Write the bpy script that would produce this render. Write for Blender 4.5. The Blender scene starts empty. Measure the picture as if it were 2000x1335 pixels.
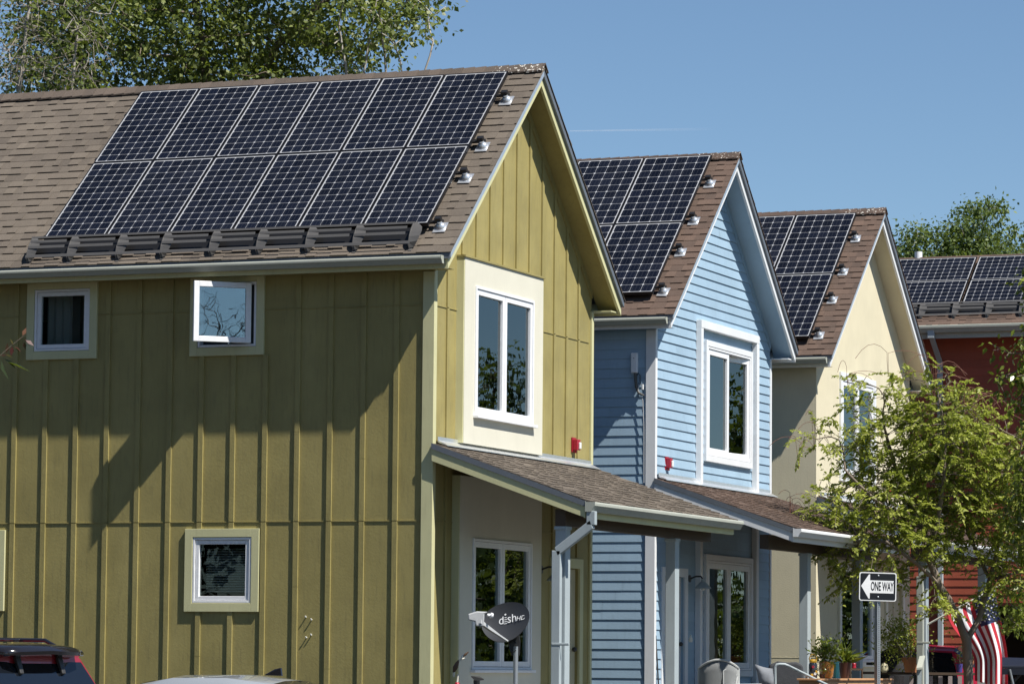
import bpy, bmesh, math, random
import numpy as np
from mathutils import Vector, Matrix
R = math.radians
random.seed(7)
S = bpy.context.scene
COL = S.collection

# ------------------------------------------------------------------ helpers
def link(o, parent=None):
    COL.objects.link(o)
    if parent is not None:
        o.parent = parent
    return o

def tag(o, label=None, cat=None, group=None, kind=None):
    if label: o['label'] = label
    if cat: o['category'] = cat
    if group: o['group'] = group
    if kind: o['kind'] = kind
    return o

def empty(name, loc=(0, 0, 0), rz=0.0, label=None, cat=None, group=None):
    o = bpy.data.objects.new(name, None)
    o.empty_display_size = 0.2
    o.location = loc
    o.rotation_euler = (0, 0, rz)
    link(o)
    return tag(o, label, cat, group)

class MB:
    """collects faces of one mesh"""
    def __init__(s):
        s.v = []; s.f = []; s.mi = []; s.var = []; s.cm = 0; s.cv = 0.5
    def add(s, verts, faces, var=None):
        b = len(s.v)
        s.v.extend([tuple(p) for p in verts])
        for f in faces:
            s.f.append([b + i for i in f]); s.mi.append(s.cm); s.var.append(s.cv if var is None else var)
    def box(s, x0, y0, z0, x1, y1, z1):
        if x0 > x1: x0, x1 = x1, x0
        if y0 > y1: y0, y1 = y1, y0
        if z0 > z1: z0, z1 = z1, z0
        s.add([(x0,y0,z0),(x1,y0,z0),(x1,y1,z0),(x0,y1,z0),(x0,y0,z1),(x1,y0,z1),(x1,y1,z1),(x0,y1,z1)],
              [(3,2,1,0),(4,5,6,7),(0,1,5,4),(1,2,6,5),(2,3,7,6),(3,0,4,7)])
        return s
    def prism(s, poly, vec):
        """closed polygon (3D points, planar) extruded by vec"""
        n = len(poly); a = [Vector(p) for p in poly]; b = [p + Vector(vec) for p in a]
        nrm = Vector((0, 0, 0))
        for i in range(n): nrm += a[i].cross(a[(i + 1) % n])
        fl = nrm.dot(Vector(vec)) > 0
        lo = list(range(n)); hi = list(range(n, 2 * n))
        fs = [lo[::-1] if fl else lo, hi if fl else hi[::-1]]
        for i in range(n):
            j = (i + 1) % n
            q = (i, j, n + j, n + i)
            fs.append(q if fl else q[::-1])
        s.add(a + b, fs)
        return s
    def tube(s, pts, r, n=8, cap=True):
        pts = [Vector(p) for p in pts]
        m = len(pts)
        rs = r if isinstance(r, (list, tuple)) else [r] * m
        ref = None; vs = []
        for i, p in enumerate(pts):
            t = (pts[min(i + 1, m - 1)] - pts[max(i - 1, 0)])
            if t.length < 1e-9: t = Vector((0, 0, 1))
            t.normalize()
            if ref is None:
                ref = t.orthogonal().normalized()
            else:
                ref = (ref - t * ref.dot(t))
                ref = ref.normalized() if ref.length > 1e-6 else t.orthogonal().normalized()
            bi = t.cross(ref)
            for k in range(n):
                a = 2 * math.pi * k / n
                vs.append(p + (ref * math.cos(a) + bi * math.sin(a)) * rs[i])
        fs = []
        for i in range(m - 1):
            for k in range(n):
                k2 = (k + 1) % n
                fs.append((i * n + k, i * n + k2, (i + 1) * n + k2, (i + 1) * n + k))
        if cap:
            fs.append(tuple(range(n))[::-1]); fs.append(tuple((m - 1) * n + k for k in range(n)))
        s.add(vs, fs)
        return s
    def lathe(s, prof, c=(0, 0, 0), n=20):
        """prof: (r,z) list from bottom to top"""
        vs = []; fs = []
        for r, z in prof:
            for k in range(n):
                a = 2 * math.pi * k / n
                vs.append((c[0] + r * math.cos(a), c[1] + r * math.sin(a), c[2] + z))
        for i in range(len(prof) - 1):
            for k in range(n):
                k2 = (k + 1) % n
                fs.append((i * n + k, i * n + k2, (i + 1) * n + k2, (i + 1) * n + k))
        fs.append(tuple(range(n))[::-1]); fs.append(tuple((len(prof) - 1) * n + k for k in range(n)))
        s.add(vs, fs)
        return s
    def ball(s, c, rx, ry=None, rz=None, n=14, m=9):
        ry = ry or rx; rz = rz or rx
        vs = [(c[0], c[1], c[2] - rz)]; fs = []
        for i in range(1, m):
            th = math.pi * i / m
            for k in range(n):
                a = 2 * math.pi * k / n
                vs.append((c[0] + rx * math.sin(th) * math.cos(a), c[1] + ry * math.sin(th) * math.sin(a), c[2] - rz * math.cos(th)))
        vs.append((c[0], c[1], c[2] + rz)); t = len(vs) - 1
        for k in range(n):
            k2 = (k + 1) % n
            fs.append((0, 1 + k2, 1 + k))
            for i in range(m - 2):
                fs.append((1 + i * n + k, 1 + i * n + k2, 1 + (i + 1) * n + k2, 1 + (i + 1) * n + k))
            fs.append((1 + (m - 2) * n + k, 1 + (m - 2) * n + k2, t))
        s.add(vs, fs)
        return s
    def build(s, name, mat, parent=None, smooth=False, bevel=0.0, angle=35):
        me = bpy.data.meshes.new(name)
        me.from_pydata(s.v, [], s.f)
        mats = mat if isinstance(mat, (list, tuple)) else [mat]
        for m in mats: me.materials.append(m)
        if len(mats) > 1: me.polygons.foreach_set('material_index', s.mi)
        a = me.attributes.new('var', 'FLOAT', 'FACE'); a.data.foreach_set('value', s.var)
        me.update()
        o = link(bpy.data.objects.new(name, me), parent)
        if smooth:
            me.polygons.foreach_set('use_smooth', [True] * len(me.polygons))
            try: me.set_sharp_from_angle(angle=R(angle))
            except Exception: pass
        if bevel > 0:
            md = o.modifiers.new('bevel', 'BEVEL'); md.width = bevel; md.segments = 2; md.limit_method = 'ANGLE'; md.angle_limit = R(40)
        return o

def fmesh(name, V, F, mat, parent=None, var=None, smooth=False):
    """numpy mesh: V (n,3), F (m,k) all faces same size"""
    V = np.asarray(V, np.float32); F = np.asarray(F, np.int32)
    m, k = F.shape
    me = bpy.data.meshes.new(name)
    me.vertices.add(len(V)); me.vertices.foreach_set('co', V.ravel())
    me.loops.add(m * k); me.loops.foreach_set('vertex_index', F.ravel())
    me.polygons.add(m)
    me.polygons.foreach_set('loop_start', np.arange(0, m * k, k, dtype=np.int32))
    me.polygons.foreach_set('loop_total', np.full(m, k, np.int32))
    if smooth: me.polygons.foreach_set('use_smooth', np.ones(m, bool))
    me.materials.append(mat)
    if var is not None:
        a = me.attributes.new('var', 'FLOAT', 'FACE'); a.data.foreach_set('value', np.asarray(var, np.float32))
    me.update(calc_edges=True); me.validate()
    return link(bpy.data.objects.new(name, me), parent)

# ------------------------------------------------------------------ materials
def new_mat(name):
    m = bpy.data.materials.new(name); m.use_nodes = True
    nt = m.node_tree
    return m, nt, nt.nodes['Principled BSDF'], nt.nodes['Material Output']

def nd(nt, t, **kw):
    n = nt.nodes.new(t)
    for k, v in kw.items(): setattr(n, k, v)
    return n

def mixcol(nt, fac, a, b, mode='MIX'):
    n = nd(nt, 'ShaderNodeMix', data_type='RGBA', blend_type=mode)
    for sock, val in ((n.inputs['Factor'], fac), (n.inputs['A'], a), (n.inputs['B'], b)):
        if hasattr(val, 'is_linked') or hasattr(val, 'links'): nt.links.new(val, sock)
        elif isinstance(val, (tuple, list)): sock.default_value = (*val[:3], 1)
        else: sock.default_value = val
    return n.outputs['Result']

def math_(nt, op, a, b=None, c=None):
    n = nd(nt, 'ShaderNodeMath', operation=op)
    for i, val in enumerate((a, b, c)):
        if val is None: continue
        if hasattr(val, 'links'): nt.links.new(val, n.inputs[i])
        else: n.inputs[i].default_value = val
    return n.outputs[0]

def noise(nt, scale, detail=4, rough=0.55, co='Object', stretch=None):
    tc = nd(nt, 'ShaderNodeTexCoord'); n = nd(nt, 'ShaderNodeTexNoise')
    n.inputs['Scale'].default_value = scale; n.inputs['Detail'].default_value = detail; n.inputs['Roughness'].default_value = rough
    src = tc.outputs[co]
    if stretch:
        mp = nd(nt, 'ShaderNodeMapping'); mp.inputs['Scale'].default_value = stretch
        nt.links.new(src, mp.inputs['Vector']); src = mp.outputs[0]
    nt.links.new(src, n.inputs['Vector'])
    return n.outputs['Fac']

def ramp(nt, fac, stops):
    r = nd(nt, 'ShaderNodeValToRGB')
    el = r.color_ramp.elements
    while len(el) < len(stops): el.new(0.5)
    for e, (p, c) in zip(el, stops):
        e.position = p; e.color = (*c[:3], 1) if len(c) >= 3 else (c[0],) * 3 + (1,)
    nt.links.new(fac, r.inputs['Fac'])
    return r.outputs['Color']

def bump(nt, h, strength, dist=0.01):
    b = nd(nt, 'ShaderNodeBump'); b.inputs['Strength'].default_value = strength; b.inputs['Distance'].default_value = dist
    nt.links.new(h, b.inputs['Height'])
    return b.outputs['Normal']

def paint(name, c, rough=0.55, var=0.12, bscale=40, bstr=0.12, metal=0.0, dirt=0.12, spec=0.4):
    m, nt, p, out = new_mat(name)
    n1 = noise(nt, 1.7, 5, 0.6); n2 = noise(nt, 9.0, 4, 0.6, stretch=(3, 3, 0.35))
    col = mixcol(nt, ramp(nt, n1, [(0.3, (0, 0, 0)), (0.7, (1, 1, 1))]), tuple(x * (1 - var) for x in c), tuple(min(0.95, x * (1 + var)) for x in c))
    n3 = noise(nt, 2.3, 6, 0.7, stretch=(1, 1, 0.25))
    col = mixcol(nt, ramp(nt, n3, [(0.45, (0, 0, 0)), (0.75, (dirt * 1.3,) * 3)]), col, tuple(min(0.95, x * 1.25 + 0.03) for x in c))
    col = mixcol(nt, ramp(nt, n2, [(0.52, (0, 0, 0)), (0.8, (dirt * 2,) * 3)]), col, tuple(x * 0.55 + 0.02 for x in c))
    hv = nd(nt, 'ShaderNodeHueSaturation'); nt.links.new(math_(nt, 'MULTIPLY_ADD', attr(nt), 0.10, 0.95), hv.inputs['Value']); nt.links.new(col, hv.inputs['Color'])
    nt.links.new(hv.outputs[0], p.inputs['Base Color'])
    p.inputs['Roughness'].default_value = rough; p.inputs['Metallic'].default_value = metal
    p.inputs['Specular IOR Level'].default_value = spec
    nt.links.new(bump(nt, noise(nt, bscale, 6, 0.65), bstr, 0.01), p.inputs['Normal'])
    return m

def plain(name, c, rough=0.5, metal=0.0, spec=0.5, coat=0.0):
    m, nt, p, out = new_mat(name)
    n1 = noise(nt, 14, 4, 0.6)
    nt.links.new(mixcol(nt, n1, tuple(x * 0.88 for x in c), tuple(min(1, x * 1.1) for x in c)), p.inputs['Base Color'])
    p.inputs['Roughness'].default_value = rough; p.inputs['Metallic'].default_value = metal
    p.inputs['Specular IOR Level'].default_value = spec; p.inputs['Coat Weight'].default_value = coat
    return m

def attr(nt, name='var'):
    a = nd(nt, 'ShaderNodeAttribute'); a.attribute_name = name
    return a.outputs['Fac']

def shingle_mat(name, c_lo, c_hi, speck=0.0):
    m, nt, p, out = new_mat(name)
    col = ramp(nt, attr(nt), [(0.0, c_lo), (0.55, tuple((a + b) / 2 for a, b in zip(c_lo, c_hi))), (1.0, c_hi)])
    g = noise(nt, 190, 3, 0.8)
    col = mixcol(nt, ramp(nt, g, [(0.35, (0, 0, 0)), (0.65, (1, 1, 1))]), mixcol(nt, 0.45, col, (0.02, 0.018, 0.016)), mixcol(nt, 0.18, col, (0.4, 0.36, 0.32)))
    big = noise(nt, 0.9, 4, 0.6)
    col = mixcol(nt, ramp(nt, big, [(0.35, (0, 0, 0)), (0.75, (0.35,) * 3)]), col, tuple(x * 1.25 + 0.015 for x in c_hi))
    if speck > 0:
        tcx = nd(nt, 'ShaderNodeTexCoord'); sxx = nd(nt, 'ShaderNodeSeparateXYZ'); nt.links.new(tcx.outputs['Object'], sxx.inputs[0])
        msk = math_(nt, 'MULTIPLY', math_(nt, 'GREATER_THAN', sxx.outputs[0], -0.30), ramp(nt, noise(nt, 30, 2, 0.5), [(0.60, (0, 0, 0)), (0.64, (speck,) * 3)]))
        col = mixcol(nt, msk, col, (0.7, 0.68, 0.62))
    nt.links.new(col, p.inputs['Base Color'])
    p.inputs['Roughness'].default_value = 0.9; p.inputs['Specular IOR Level'].default_value = 0.2
    nt.links.new(bump(nt, noise(nt, 220, 4, 0.7), 0.5, 0.006), p.inputs['Normal'])
    return m

def leaf_mat(name, lo, mid, hi, trans=0.35, rough=0.42):
    m, nt, p, out = new_mat(name)
    col = ramp(nt, attr(nt), [(0.0, lo), (0.5, mid), (1.0, hi)])
    nt.links.new(col, p.inputs['Base Color']); p.inputs['Roughness'].default_value = rough
    p.inputs['Specular IOR Level'].default_value = 0.28
    t = nd(nt, 'ShaderNodeBsdfTranslucent')
    nt.links.new(mixcol(nt, 0.45, col, (0.30, 0.38, 0.02)), t.inputs['Color'])
    mx = nd(nt, 'ShaderNodeMixShader'); mx.inputs[0].default_value = trans
    nt.links.new(p.outputs[0], mx.inputs[1]); nt.links.new(t.outputs[0], mx.inputs[2]); nt.links.new(mx.outputs[0], out.inputs['Surface'])
    return m

def glass_mat(name, tint=(0.55, 0.6, 0.6), refl=1.0, ior=1.5, base=0.0, wob=0.02):
    m, nt, p, out = new_mat(name)
    nt.nodes.remove(p)
    tr = nd(nt, 'ShaderNodeBsdfTransparent'); tr.inputs['Color'].default_value = (*tint, 1)
    gl = nd(nt, 'ShaderNodeBsdfGlossy'); gl.inputs['Roughness'].default_value = 0.005; gl.inputs['Color'].default_value = (0.85, 0.93, 0.95, 1)
    fr = nd(nt, 'ShaderNodeFresnel'); fr.inputs['IOR'].default_value = ior
    f = math_(nt, 'MULTIPLY_ADD', fr.outputs[0], refl, base)
    cl = nd(nt, 'ShaderNodeClamp'); nt.links.new(f, cl.inputs[0])
    nrm = bump(nt, noise(nt, 3.0, 2, 0.5), wob, 0.02)
    nt.links.new(nrm, gl.inputs['Normal'])
    mx = nd(nt, 'ShaderNodeMixShader'); nt.links.new(cl.outputs[0], mx.inputs[0])
    nt.links.new(tr.outputs[0], mx.inputs[1]); nt.links.new(gl.outputs[0], mx.inputs[2]); nt.links.new(mx.outputs[0], out.inputs['Surface'])
    return m

def panel_mat(name, cols, rows):
    """monocrystalline cells from UVs measured in cells"""
    m, nt, p, out = new_mat(name)
    uv = nd(nt, 'ShaderNodeUVMap'); uv.uv_map = 'UVMap'
    sp = nd(nt, 'ShaderNodeSeparateXYZ'); nt.links.new(uv.outputs[0], sp.inputs[0])
    def edge(v):
        f = math_(nt, 'FRACT', v)
        return math_(nt, 'MINIMUM', f, math_(nt, 'SUBTRACT', 1.0, f))
    eu, ev = edge(sp.outputs[0]), edge(sp.outputs[1])
    ln = math_(nt, 'LESS_THAN', math_(nt, 'MINIMUM', eu, ev), 0.0125)
    dia = math_(nt, 'LESS_THAN', math_(nt, 'ADD', eu, ev), 0.125)
    inside = None
    for v, n in ((sp.outputs[0], cols), (sp.outputs[1], rows)):
        a = math_(nt, 'MULTIPLY', math_(nt, 'GREATER_THAN', v, 0.0), math_(nt, 'LESS_THAN', v, float(n)))
        inside = a if inside is None else math_(nt, 'MULTIPLY', inside, a)
    white = math_(nt, 'MAXIMUM', math_(nt, 'MAXIMUM', ln, dia), math_(nt, 'SUBTRACT', 1.0, inside))
    # bus bars running along the long side
    b = math_(nt, 'FRACT', math_(nt, 'MULTIPLY', sp.outputs[0], 3.0))
    bus = math_(nt, 'MULTIPLY', math_(nt, 'LESS_THAN', math_(nt, 'ABSOLUTE', math_(nt, 'SUBTRACT', b, 0.5)), 0.03), 0.13)
    cell = nd(nt, 'ShaderNodeTexWhiteNoise', noise_dimensions='2D')
    fl = nd(nt, 'ShaderNodeVectorMath', operation='FLOOR'); nt.links.new(uv.outputs[0], fl.inputs[0]); nt.links.new(fl.outputs[0], cell.inputs['Vector'])
    cc = mixcol(nt, cell.outputs['Value'], (0.0026, 0.0036, 0.0080), (0.0058, 0.0078, 0.0160))
    cc = mixcol(nt, bus, cc, (0.25, 0.26, 0.3))
    dust = noise(nt, 2.5, 5, 0.6)
    col = mixcol(nt, white, cc, (0.36, 0.37, 0.39))
    col = mixcol(nt, ramp(nt, dust, [(0.45, (0, 0, 0)), (0.8, (0.018,) * 3)]), col, (0.3, 0.3, 0.32))
    oi = nd(nt, 'ShaderNodeObjectInfo')
    col = mixcol(nt, math_(nt, 'MULTIPLY', oi.outputs['Random'], 0.012), col, (0.20, 0.22, 0.28))
    nt.links.new(col, p.inputs['Base Color'])
    p.inputs['Roughness'].default_value = 0.16; p.inputs['Specular IOR Level'].default_value = 0.10
    return m

M = {}
M['green'] = paint('olive_paint', (0.295, 0.249, 0.092), 0.6, 0.13, 30, 0.2, dirt=0.3)
M['trim'] = paint('pale_olive_trim_paint', (0.56, 0.54, 0.31), 0.5, 0.05, 60, 0.06)
M['stucco'] = paint('cream_stucco', (0.62, 0.60, 0.50), 0.85, 0.04, 55, 0.25, dirt=0.06)
M['blue'] = paint('blue_paint', (0.292, 0.412, 0.52), 0.55, 0.06, 30, 0.12)
M['white'] = paint('white_trim_paint', (0.70, 0.715, 0.73), 0.45, 0.04, 60, 0.05, dirt=0.08)
M['cream'] = paint('cream_paint_stucco', (0.61, 0.555, 0.40), 0.85, 0.05, 45, 0.3, dirt=0.08)
M['creamtrim'] = paint('ivory_trim_paint', (0.74, 0.72, 0.62), 0.5, 0.04, 60, 0.06)
M['red'] = paint('barn_red_paint', (0.31, 0.072, 0.038), 0.6, 0.08, 30, 0.15)
M['gutter'] = paint('grey_gutter_metal', (0.37, 0.385, 0.335), 0.5, 0.06, 20, 0.04, metal=0.0)
M['postgrey'] = paint('grey_blue_post_paint', (0.36, 0.41, 0.43), 0.5, 0.07, 40, 0.06)
M['drip'] = plain('grey_drip_edge', (0.16, 0.18, 0.21), 0.45, 0.3)
M['alu'] = plain('bare_aluminium', (0.62, 0.64, 0.66), 0.32, 0.85)
M['silver'] = plain('silver_flashing', (0.7, 0.72, 0.74), 0.3, 0.7)
M['vinyl'] = plain('white_vinyl', (0.78, 0.79, 0.81), 0.35)
M['fence'] = plain('grey_fence_metal', (0.115, 0.11, 0.105), 0.45, 0.2)
M['black'] = plain('black_metal', (0.012, 0.012, 0.013), 0.42)
M['dkgrey'] = plain('dark_grey_metal', (0.06, 0.058, 0.057), 0.42, 0.3)
M['pframe'] = plain('panel_frame_metal', (0.02, 0.02, 0.023), 0.35, 0.5)
M['sh_green'] = shingle_mat('brown_grey_shingle', (0.066, 0.052, 0.041), (0.160, 0.131, 0.102))
M['sh_red'] = shingle_mat('red_brown_shingle', (0.046, 0.026, 0.019), (0.13, 0.078, 0.056))
M['cap_green'] = shingle_mat('brown_ridge_cap', (0.06, 0.045, 0.035), (0.12, 0.09, 0.07), 0.9)
M['cap_red'] = shingle_mat('red_brown_ridge_cap', (0.045, 0.027, 0.02), (0.10, 0.06, 0.045), 0.9)
M['wood'] = paint('dark_brown_wood', (0.075, 0.05, 0.032), 0.7, 0.2, 25, 0.2)
M['cedar'] = paint('orange_cedar_board', (0.48, 0.26, 0.13), 0.6, 0.15, 25, 0.15)
M['conc'] = paint('grey_concrete', (0.20, 0.19, 0.175), 0.9, 0.15, 30, 0.3)
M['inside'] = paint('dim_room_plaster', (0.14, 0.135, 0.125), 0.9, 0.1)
M['blind'] = plain('blind_slat', (0.7, 0.7, 0.68), 0.5)
M['curtain'] = paint('grey_curtain_cloth', (0.52, 0.53, 0.53), 0.9, 0.1, 12, 0.2)
M['door'] = paint('tan_door_paint', (0.46, 0.42, 0.28), 0.5, 0.05)
M['gdoor'] = paint('grey_white_door_paint', (0.55, 0.56, 0.55), 0.5, 0.05)
M['redplastic'] = plain('red_plastic', (0.33, 0.012, 0.03), 0.35)
M['lens'] = plain('clear_lens', (0.75, 0.76, 0.74), 0.2)
M['glass'] = glass_mat('window_glass', (0.5, 0.55, 0.54), 1.25, 1.5, 0.0)
M['glass_lowe'] = glass_mat('coated_window_glass', (0.35, 0.42, 0.42), 0.95, 1.5, 0.10)
M['glass_open'] = glass_mat('coated_sash_glass', (0.82, 0.86, 0.86), 1.0, 1.5, 0.17)
M['glass_side'] = glass_mat('window_glass_side', (0.78, 0.82, 0.80), 0.75, 1.45, 0.0)
M['screen'] = plain('dark_insect_screen', (0.03, 0.032, 0.034), 0.8)
M['p612'] = panel_mat('solar_cells_narrow', 6, 12)
M['p610'] = panel_mat('solar_cells_square', 6, 10)
M['p126'] = panel_mat('solar_cells_landscape', 12, 6)
# ------------------------------------------------------------------ house kit
def mp(side, a, n, z):
    return (n, a, z) if side == 'G' else (a, -n, z)

def sbox(mb, side, a0, a1, n0, n1, z0, z1):
    p, q = mp(side, a0, n0, z0), mp(side, a1, n1, z1)
    mb.box(*p, *q); return mb

def ring(mb, side, a0, a1, z0, z1, w, n0, n1, wb=None, wt=None):
    wb = w if wb is None else wb; wt = w if wt is None else wt
    sbox(mb, side, a0, a0 + w, n0, n1, z0, z1); sbox(mb, side, a1 - w, a1, n0, n1, z0, z1)
    sbox(mb, side, a0 + w, a1 - w, n0, n1, z0, z0 + wb); sbox(mb, side, a0 + w, a1 - w, n0, n1, z1 - wt, z1)
    return mb

def wall_cells(mb, side, a0, a1, z0, z1, holes, n0=-0.12, n1=0.0):
    zs = sorted({z0, z1, *[h[2] for h in holes], *[h[3] for h in holes]})
    zs = [z for z in zs if z0 <= z <= z1]
    for zl, zh in zip(zs[:-1], zs[1:]):
        cut = sorted([(h[0], h[1]) for h in holes if h[2] <= zl + 1e-6 and h[3] >= zh - 1e-6])
        a = a0
        for c0, c1 in cut:
            if c0 > a: sbox(mb, side, a, c0, n0, n1, zl, zh)
            a = max(a, c1)
        if a < a1: sbox(mb, side, a, a1, n0, n1, zl, zh)

def lap_courses(mb, side, z0, z1, expo, lo, hi, holes, n_bot=0.013, n_top=0.004, rnd=None):
    k = 0
    z = z0
    while z < z1 - 0.01:
        zt = min(z + expo, z1)
        segs = [(lo(z), hi(z), lo(zt), hi(zt))]
        mid = (z + zt) / 2
        for h in holes:
            if h[2] < mid < h[3]:
                new = []
                for a, b, c, d in segs:
                    if h[0] > a and h[1] < b: new += [(a, h[0], c, h[0]), (h[1], b, h[1], d)]
                    elif h[0] <= a and h[1] >= b: pass
                    else: new.append((a, b, c, d))
                segs = new
        for a, b, c, d in segs:
            if b - a < 0.02 or d - c < -0.2: continue
            if d < c: c = d = (c + d) / 2
            cuts = []
            if b - a > 2.0:
                cx_ = max(a, c) + random.uniform(0.3, 3.0)
                while cx_ < min(b, d) - 0.3: cuts.append(cx_); cx_ += random.uniform(2.2, 3.6)
            ab = [a] + cuts; bb_ = [x - 0.003 for x in cuts] + [b]; cd = [c] + cuts; dd_ = [x - 0.003 for x in cuts] + [d]
            for a, b, c, d in zip(ab, bb_, cd, dd_):
              jit = random.uniform(-0.0012, 0.0012)
              P = [mp(side, a, n_bot + jit, z), mp(side, b, n_bot + jit, z), mp(side, d, n_top, zt), mp(side, c, n_top, zt), mp(side, a, 0, z), mp(side, b, 0, z)]
              mb.add(P, [(0, 1, 2, 3), (4, 5, 1, 0)], random.random())
        z += expo; k += 1

def shingles(name, mat, parent, O, U, V, N, ulen, vlen, expo=0.143, seed=1, t0=0.007, t1=0.017):
    rg = random.Random(seed)
    O, U, V, N = Vector(O), Vector(U), Vector(V), Vector(N)
    mb = MB()
    i = 0; v = 0.0
    while v < vlen - 0.02:
        vt = min(v + expo + 0.02, vlen)
        u = -rg.uniform(0, 0.2); bb = rg.uniform(0.2, 0.8)
        thick = rg.random() < 0.5
        while u < ulen:
            w = rg.uniform(0.08, 0.22); ue = min(u + w, ulen); us = max(u, 0)
            if ue - us > 0.01:
                t = (t1 if thick else t0) + rg.uniform(-0.001, 0.001)
                vb = v + rg.uniform(-0.004, 0.004) - (0.0 if thick else 0.0)
                A = O + U * us + V * vb + N * t; B = O + U * ue + V * vb + N * t
                Cc = O + U * ue + V * vt + N * 0.002; D = O + U * us + V * vt + N * 0.002
                A0 = O + U * us + V * vb - N * 0.004; B0 = O + U * ue + V * vb - N * 0.004
                val = min(1, max(0, rg.gauss(0.5 + (0.05 if thick else -0.05), 0.19)))
                mb.add([A, B, Cc, D, A0, B0], [(0, 1, 2, 3), (4, 5, 1, 0), (0, 3, 4), (1, 5, 2)], val)
            u = ue if u + w >= ulen else u + w
            thick = not thick if rg.random() < 0.8 else thick
            if u >= ulen: break
        v += expo; i += 1
    return mb.build(name, mat, parent)

def window(parent, side, a0, a1, z0, z1, n, panes=1, frame_w=0.045, sash_w=0.045, trim=None, trim_w=0.1, trim_t=0.03, glass='glass',
           fm='vinyl', blind=None, sill=False, label=None, open_right=0.0, skip_sash=(), trim_bot=None, trim_top=None):
    """frame a0..a1, z0..z1; outer face at depth n"""
    fr = ring(MB(), side, a0, a1, z0, z1, frame_w * 0.6, n - 0.10, n).build('window', M[fm], parent, bevel=0.004)
    if label: fr['label'] = label
    if trim:
        t = MB(); tb = trim_bot or trim_w; tt = trim_top or trim_w
        ring(t, side, a0 - trim_w, a1 + trim_w, z0 - tb, z1 + tt, trim_w - 0.004, n - 0.05 - trim_t, n + 0.006, wb=tb - 0.004, wt=tt - 0.004)
        t.build('trim', M[trim], fr, bevel=0.003)
    if sill:
        sbox(MB(), side, a0 - 0.03, a1 + 0.03, n - 0.05, n + 0.045, z0 - 0.035, z0 - 0.002).build('sill', M[fm], fr, bevel=0.004)
    inner0, inner1 = a0 + frame_w * 0.6 + 0.004, a1 - frame_w * 0.6 - 0.004
    w = (inner1 - inner0 - 0.012 * (panes - 1)) / panes
    for k in range(panes):
        s0 = inner0 + k * (w + 0.012); s1 = s0 + w
        zb, zt = z0 + frame_w * 0.6 + 0.004, z1 - frame_w * 0.6 - 0.004
        if k in skip_sash: continue
        rot = open_right if (k == panes - 1) else 0
        sh = ring(MB(), side, s0, s1, zb, zt, sash_w, n - 0.075, n - 0.012).build('sash', M[fm], fr, bevel=0.004)
        gl = sbox(MB(), side, s0 + sash_w - 0.004, s1 - sash_w + 0.004, n - 0.052, n - 0.044, zb + sash_w - 0.004, zt - sash_w + 0.004).build('pane', M[glass], fr)
        if rot:
            piv = Vector(mp(side, s1, n - 0.03, 0))
            m4 = Matrix.Translation(piv) @ Matrix.Rotation(rot, 4, 'Z') @ Matrix.Translation(-piv)
            for o in (sh, gl):
                o.data.transform(m4)
    if blind == 'slats':
        b = MB(); zz = z1 - 0.12
        for i in range(int((z1 - z0 - 0.22) / 0.028)):
            p = [mp(side, a0 + 0.1, n - 0.17, zz), mp(side, a1 - 0.07, n - 0.17, zz - 0.006 * 0), mp(side, a1 - 0.07, n - 0.148, zz - 0.013), mp(side, a0 + 0.1, n - 0.148, zz - 0.013)]
            b.prism(p, mp(side, 0, 0, 0.0015)); zz -= 0.028
        b.build('blind', M['blind'], fr)
    if blind == 'curtain':
        b = MB(); L = []
        for i in range(25):
            t = i / 24; a = a0 + 0.05 + t * (a1 - a0 - 0.1)
            L.append((a, n - 0.22 + 0.02 * math.sin(t * 38)))
        for (p, q) in zip(L[:-1], L[1:]):
            b.add([mp(side, p[0], p[1], z0), mp(side, q[0], q[1], z0), mp(side, q[0], q[1], z1), mp(side, p[0], p[1], z1)], [(0, 1, 2, 3)])
        b.build('curtain', M['curtain'], fr, smooth=True, angle=80)
    return fr

def gutter_mb(axis, a0, a1, c, ztop, out=1, h=0.10, d=0.105):
    """K-style gutter; axis 'x' runs along x with outward = -y, axis 'y' runs along y with outward = +x"""
    prof = [(0, ztop + 0.012), (0, ztop - h), (d * 0.62, ztop - h), (d * 0.80, ztop - h * 0.62), (d, ztop - h * 0.38), (d, ztop - 0.012), (d - 0.012, ztop), (d - 0.015, ztop - 0.006),
            (d - 0.006, ztop - 0.016), (d - 0.007, ztop - h * 0.36), (d * 0.77, ztop - h * 0.6), (d * 0.6, ztop - h + 0.004), (0.004, ztop - h + 0.004), (0.004, ztop + 0.012)]
    mb = MB()
    if axis == 'x':
        mb.prism([(a0, c - o, z) for o, z in prof], (a1 - a0, 0, 0))
    else:
        mb.prism([(c + o, a0, z) for o, z in prof], (0, a1 - a0, 0))
    cap = [(0, ztop), (0, ztop - h), (d * 0.62, ztop - h), (d * 0.80, ztop - h * 0.62), (d, ztop - h * 0.38), (d, ztop)]
    for e, s in ((a0, -0.004), (a1, 0.004)):
        if axis == 'x': mb.prism([(e, c - o, z) for o, z in cap], (s, 0, 0))
        else: mb.prism([(c + o, e, z) for o, z in cap], (0, s, 0))
    return mb

TAN = math.tan(0.7186); SIN = math.sin(0.7186); COS = math.cos(0.7186)
FV = 0.1014 / COS; RT = 0.0812
SPEC = {}

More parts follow.
